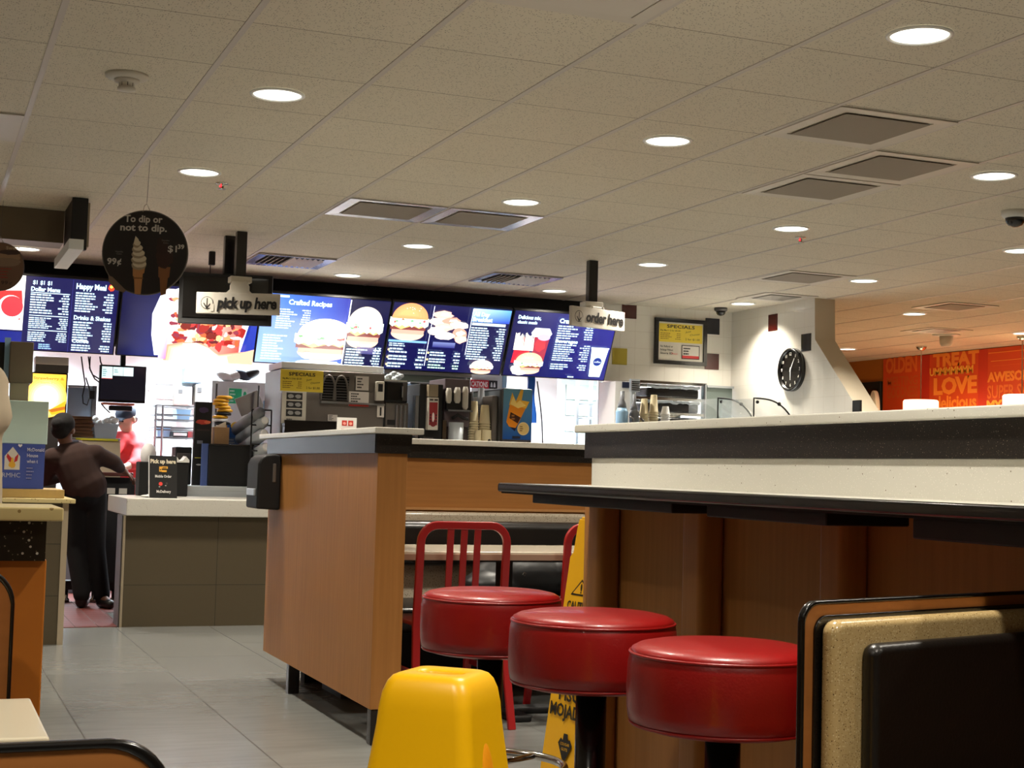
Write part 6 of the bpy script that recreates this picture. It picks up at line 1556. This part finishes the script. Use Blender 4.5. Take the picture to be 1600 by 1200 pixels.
def hand(mb, wrist, d, n, curl=.5, s=1.0):
    """palm and five bent fingers; d pointing direction, n palm normal"""
    d = Vector(d).normalized(); n = Vector(n); n = (n-d*n.dot(d)).normalized(); sd = d.cross(n)
    w = Vector(wrist)
    mb.cap(w-d*.02, w+d*.03, .024*s, .028*s, 10)
    for k_, off in enumerate((-.028,-.009,.010,.028)):
        mb.cap(w+d*.02*s+sd*off*.6*s, w+d*.085*s+sd*off*s, .016*s, .013*s, 8)
        Ls = (.036,.042,.040,.030)[k_]*s
        p = w+d*.085*s+sd*off*s; a_ = 0
        for j in range(3):
            a_ += curl*(.6+.3*j); dd = d*math.cos(a_)+n*math.sin(a_); q = p+dd*Ls*(1,.75,.6)[j]
            mb.cap(p, q, (.0095,.0088,.008)[j]*s, (.0088,.008,.007)[j]*s, 8); p = q
    p = w+d*.03*s+sd*-.028*s; q = p+(d*.6-sd*.8+n*.2).normalized()*.04*s; q2 = q+(d*.9-sd*.3+n*.35).normalized()*.03*s
    mb.cap(p, q, .013*s, .011*s, 8); mb.cap(q, q2, .011*s, .009*s, 8)
def person(name_lab, J, mats, hairf=None, feet=None, hands=(), head=None, voxel=.011, loc=None, neck=.05):
    t = thing('person', name_lab, 'person', loc or (J['pelvis'][0], J['pelvis'][1], 0))
    V = {k_: Vector(v_) for k_, v_ in J.items()}
    mb = MB()
    mb.cap(V['pelvis'], V['waist'], .135, .12); mb.cap(V['waist'], V['chest'], .12, .135); mb.cap(V['shL'], V['shR'], .062, .062); mb.cap(V['chest'], V['neck'], .12, .055); mb.cap(V['neck'], V['head']-Vector((0,0,.06)), neck, neck-.002)
    for s_ in 'LR':
        mb.cap(V['sh'+s_], V['el'+s_], .052, .040); mb.cap(V['el'+s_], V['wr'+s_], .040, .026)
        mb.cap(V['hip'+s_], V['kn'+s_], .085, .056); mb.cap(V['kn'+s_], V['an'+s_], .055, .036); mb.cap(V['an'+s_], V['an'+s_]+Vector(feet[s_])*.7, .036, .03)
    for wk, d_, n_, cu in hands: hand(mb, V[wk], d_, n_, cu)
    Mx = head_mb(mb, V['head'], *head)
    body = part('body', remesh(mb, .0075, 3), mats['skin'], t, smooth=True)
    sh = MB(); sh.cap(V['pelvis']+Vector((0,0,.02)), V['waist'], .165, .155); sh.cap(V['waist'], V['chest'], .155, .160); sh.cap(V['shL'], V['shR'], .078, .078); sh.cap(V['chest'], V['neck']-Vector((0,0,.03)), .14, .075)
    for s_ in 'LR':
        e_ = V['el'+s_]; w_ = V['wr'+s_]; fr = mats.get('sleeve', .85)
        sh.cap(V['sh'+s_], e_, .072, .060)
        if fr > 0: sh.cap(e_, e_+(w_-e_)*fr, .060, .045)
    part('shirt', remesh(sh, .012, 4), mats['shirt'], t, smooth=True)
    tr = MB(); tr.cap(V['pelvis']+Vector((0,0,-.05)), V['pelvis']+Vector((0,0,-.02)), .142, .135)
    for s_ in 'LR': tr.cap(V['hip'+s_], V['kn'+s_], .098, .078); tr.cap(V['kn'+s_], V['an'+s_]+Vector((0,0,.02)), .078, .062)
    part('trousers', remesh(tr, .012, 4), mats['trousers'], t, smooth=True)
    for s_ in 'LR':
        f = V['an'+s_]; d_ = Vector(feet[s_]); so = MB(); so.cap((f.x,f.y,.045), (f.x+d_.x,f.y+d_.y,.038), .044, .036); so.ball((f.x,f.y,.07), (.05,.05,.05), 14, 10)
        so = remesh(so, .009, 3); bmesh.ops.translate(so.bm, vec=(0,0,.0), verts=so.bm.verts)
        part('shoe', so, M['shoe'], t, smooth=True)
    ey = MB()
    for sx in (-.03,.03): ey.ball(Mx @ Vector((sx,.0865,.010)), (.011,.007,.006), 12, 8, Mx.to_3x3().to_4x4())
    part('eyes', ey, M['black_gloss'], body, smooth=True)
    if hairf: hairf(t, Mx, body)
    return t
# employee in brown reaching right across the rack, seen from behind
ex, eyy = 1.24, 11.60
J = dict(pelvis=(1.21,eyy,.90),waist=(1.18,eyy,.97),chest=(1.14,eyy+.02,1.09),neck=(1.075,eyy+.03,1.21),head=(1.045,eyy+.03,1.335),
 shL=(.97,eyy,1.12),shR=(1.28,eyy,1.155),elL=(.93,eyy+.16,.96),wrL=(1.10,eyy+.25,.98),elR=(1.42,eyy+.05,1.10),wrR=(1.50,eyy+.14,1.04),
 hipL=(1.15,eyy,.84),hipR=(1.28,eyy,.84),knL=(1.17,eyy+.03,.46),knR=(1.31,eyy+.03,.44),anL=(1.22,eyy-.02,.08),anR=(1.37,eyy,.08))
def hair1(t, Mx, body):
    mb = MB()
    for p, r in (((0,-.03,.035),(.088,.090,.088)),((0,-.06,-.02),(.07,.06,.07)),((0,-.12,.01),(.045,.04,.045))): mb.ball(Mx @ Vector(p), r, 20, 14)
    part('hair', remesh(mb, .009, 2), M['hair'], t, smooth=True)
person('employee in dark brown shirt and black trousers reaching right, seen from behind', J, dict(skin=M['skin_dark'],shirt=M['shirt_brown'],trousers=M['trousers'],sleeve=.7), hair1,
 dict(L=(.04,.14,-.04),R=(.05,-.12,-.04)), [('wrR',(.75,.5,-.45),(-.2,.3,-1),.35),('wrL',(.8,.4,-.3),(0,0,-1),.4)], (math.radians(-30),-.25,.0))
# worker in coral shirt and slate cap bending over the table
wy = 13.1
J = dict(pelvis=(1.76,wy+.1,.88),waist=(1.77,wy+.05,1.0),chest=(1.745,wy,1.18),neck=(1.70,wy-.04,1.35),head=(1.675,wy-.08,1.475),
 shL=(1.62,wy-.10,1.29),shR=(1.80,wy+.06,1.28),elL=(1.52,wy-.28,1.12),wrL=(1.44,wy-.40,1.04),elR=(1.76,wy-.22,1.10),wrR=(1.60,wy-.38,1.04),
 hipL=(1.70,wy+.05,.86),hipR=(1.84,wy+.12,.86),knL=(1.69,wy+.02,.47),knR=(1.84,wy+.10,.47),anL=(1.70,wy+.08,.08),anR=(1.85,wy+.14,.08))
def cap2(t, Mx, body):
    mb = MB(); mb.ball(Mx @ Vector((0,-.015,.045)), (.086,.098,.072), 22, 14, Mx.to_3x3().to_4x4()); mb.ball(Mx @ Vector((0,.095,.03)), (.06,.055,.010), 18, 10, Mx.to_3x3().to_4x4())
    part('cap', remesh(mb, .007, 2), M['cap'], t, smooth=True)
    mb = MB(); mb.ball(Mx @ Vector((0,-.045,-.015)), (.076,.062,.055), 18, 12); part('hair', mb, mat('grey_hair',(130,124,122),.7), t, smooth=True)
person('kitchen worker in coral red shirt and slate cap bending over the prep table', J, dict(skin=M['skin_light'],shirt=M['shirt_red'],trousers=M['trousers'],sleeve=.35), cap2,
 dict(L=(-.08,-.10,-.04),R=(-.08,-.10,-.04)), [('wrL',(-.6,-.7,-.3),(0,0,-1),.5),('wrR',(-.8,-.5,-.3),(0,0,-1),.5)], (math.radians(135),-.45,.0))
# customer in beige sweatshirt cut by the left edge
cy0 = 4.2
J = dict(pelvis=(.07,cy0,.88),waist=(.075,cy0,1.0),chest=(.06,cy0,1.19),neck=(.05,cy0,1.37),head=(.04,cy0+.02,1.50),
 shL=(-.08,cy0,1.30),shR=(.155,cy0,1.29),elL=(-.15,cy0+.02,1.05),wrL=(-.02,cy0-.17,1.04),elR=(.182,cy0-.05,1.215),wrR=(.04,cy0-.24,1.13),
 hipL=(-.01,cy0,.86),hipR=(.15,cy0,.86),knL=(-.01,cy0+.02,.47),knR=(.16,cy0+.02,.47),anL=(-.01,cy0,.08),anR=(.16,cy0,.08))
def hair3(t, Mx, body):
    mb = MB()
    for p, r in (((0,-.02,.035),(.088,.098,.086)),((0,-.05,-.06),(.085,.06,.11))): mb.ball(Mx @ Vector(p), r, 20, 14)
    part('hair', remesh(mb, .009, 2), M['hair'], t, smooth=True)
    hb = MB(); hb.tube([(.05+.105*math.cos(a_*PI/9), cy0-.015+.10*math.sin(a_*PI/9), 1.365-.02*math.sin(a_*PI/9)) for a_ in range(18)], .034, 12, True); hb.ball((.05, cy0-.12, 1.315), (.11,.05,.075), 18, 12)
    part('hood', remesh(hb, .01, 4), M['hoodie'], t, smooth=True)
    wb = MB(); wb.tube([(.07+.166*math.cos(a_*PI/12), cy0+.166*math.sin(a_*PI/12), .865) for a_ in range(24)], .022, 10, True); part('waistband', wb, M['hoodie'], t, smooth=True)
person('customer in beige sweatshirt cut off by the left edge', J, dict(skin=M['skin_light'],shirt=M['hoodie'],trousers=M['trousers'],sleeve=.95), hair3,
 dict(L=(0,.15,-.04),R=(0,.15,-.04)), [('wrR',(-.9,-.1,-.1),(0,1,0),.5),('wrL',(.9,-.2,.1),(0,1,0),.5)], (0,0,0))
for o in D.objects:
    if o.type == 'MESH' and not o.data.materials: print('NO MATERIAL', o.name)
print('objects', len(D.objects))
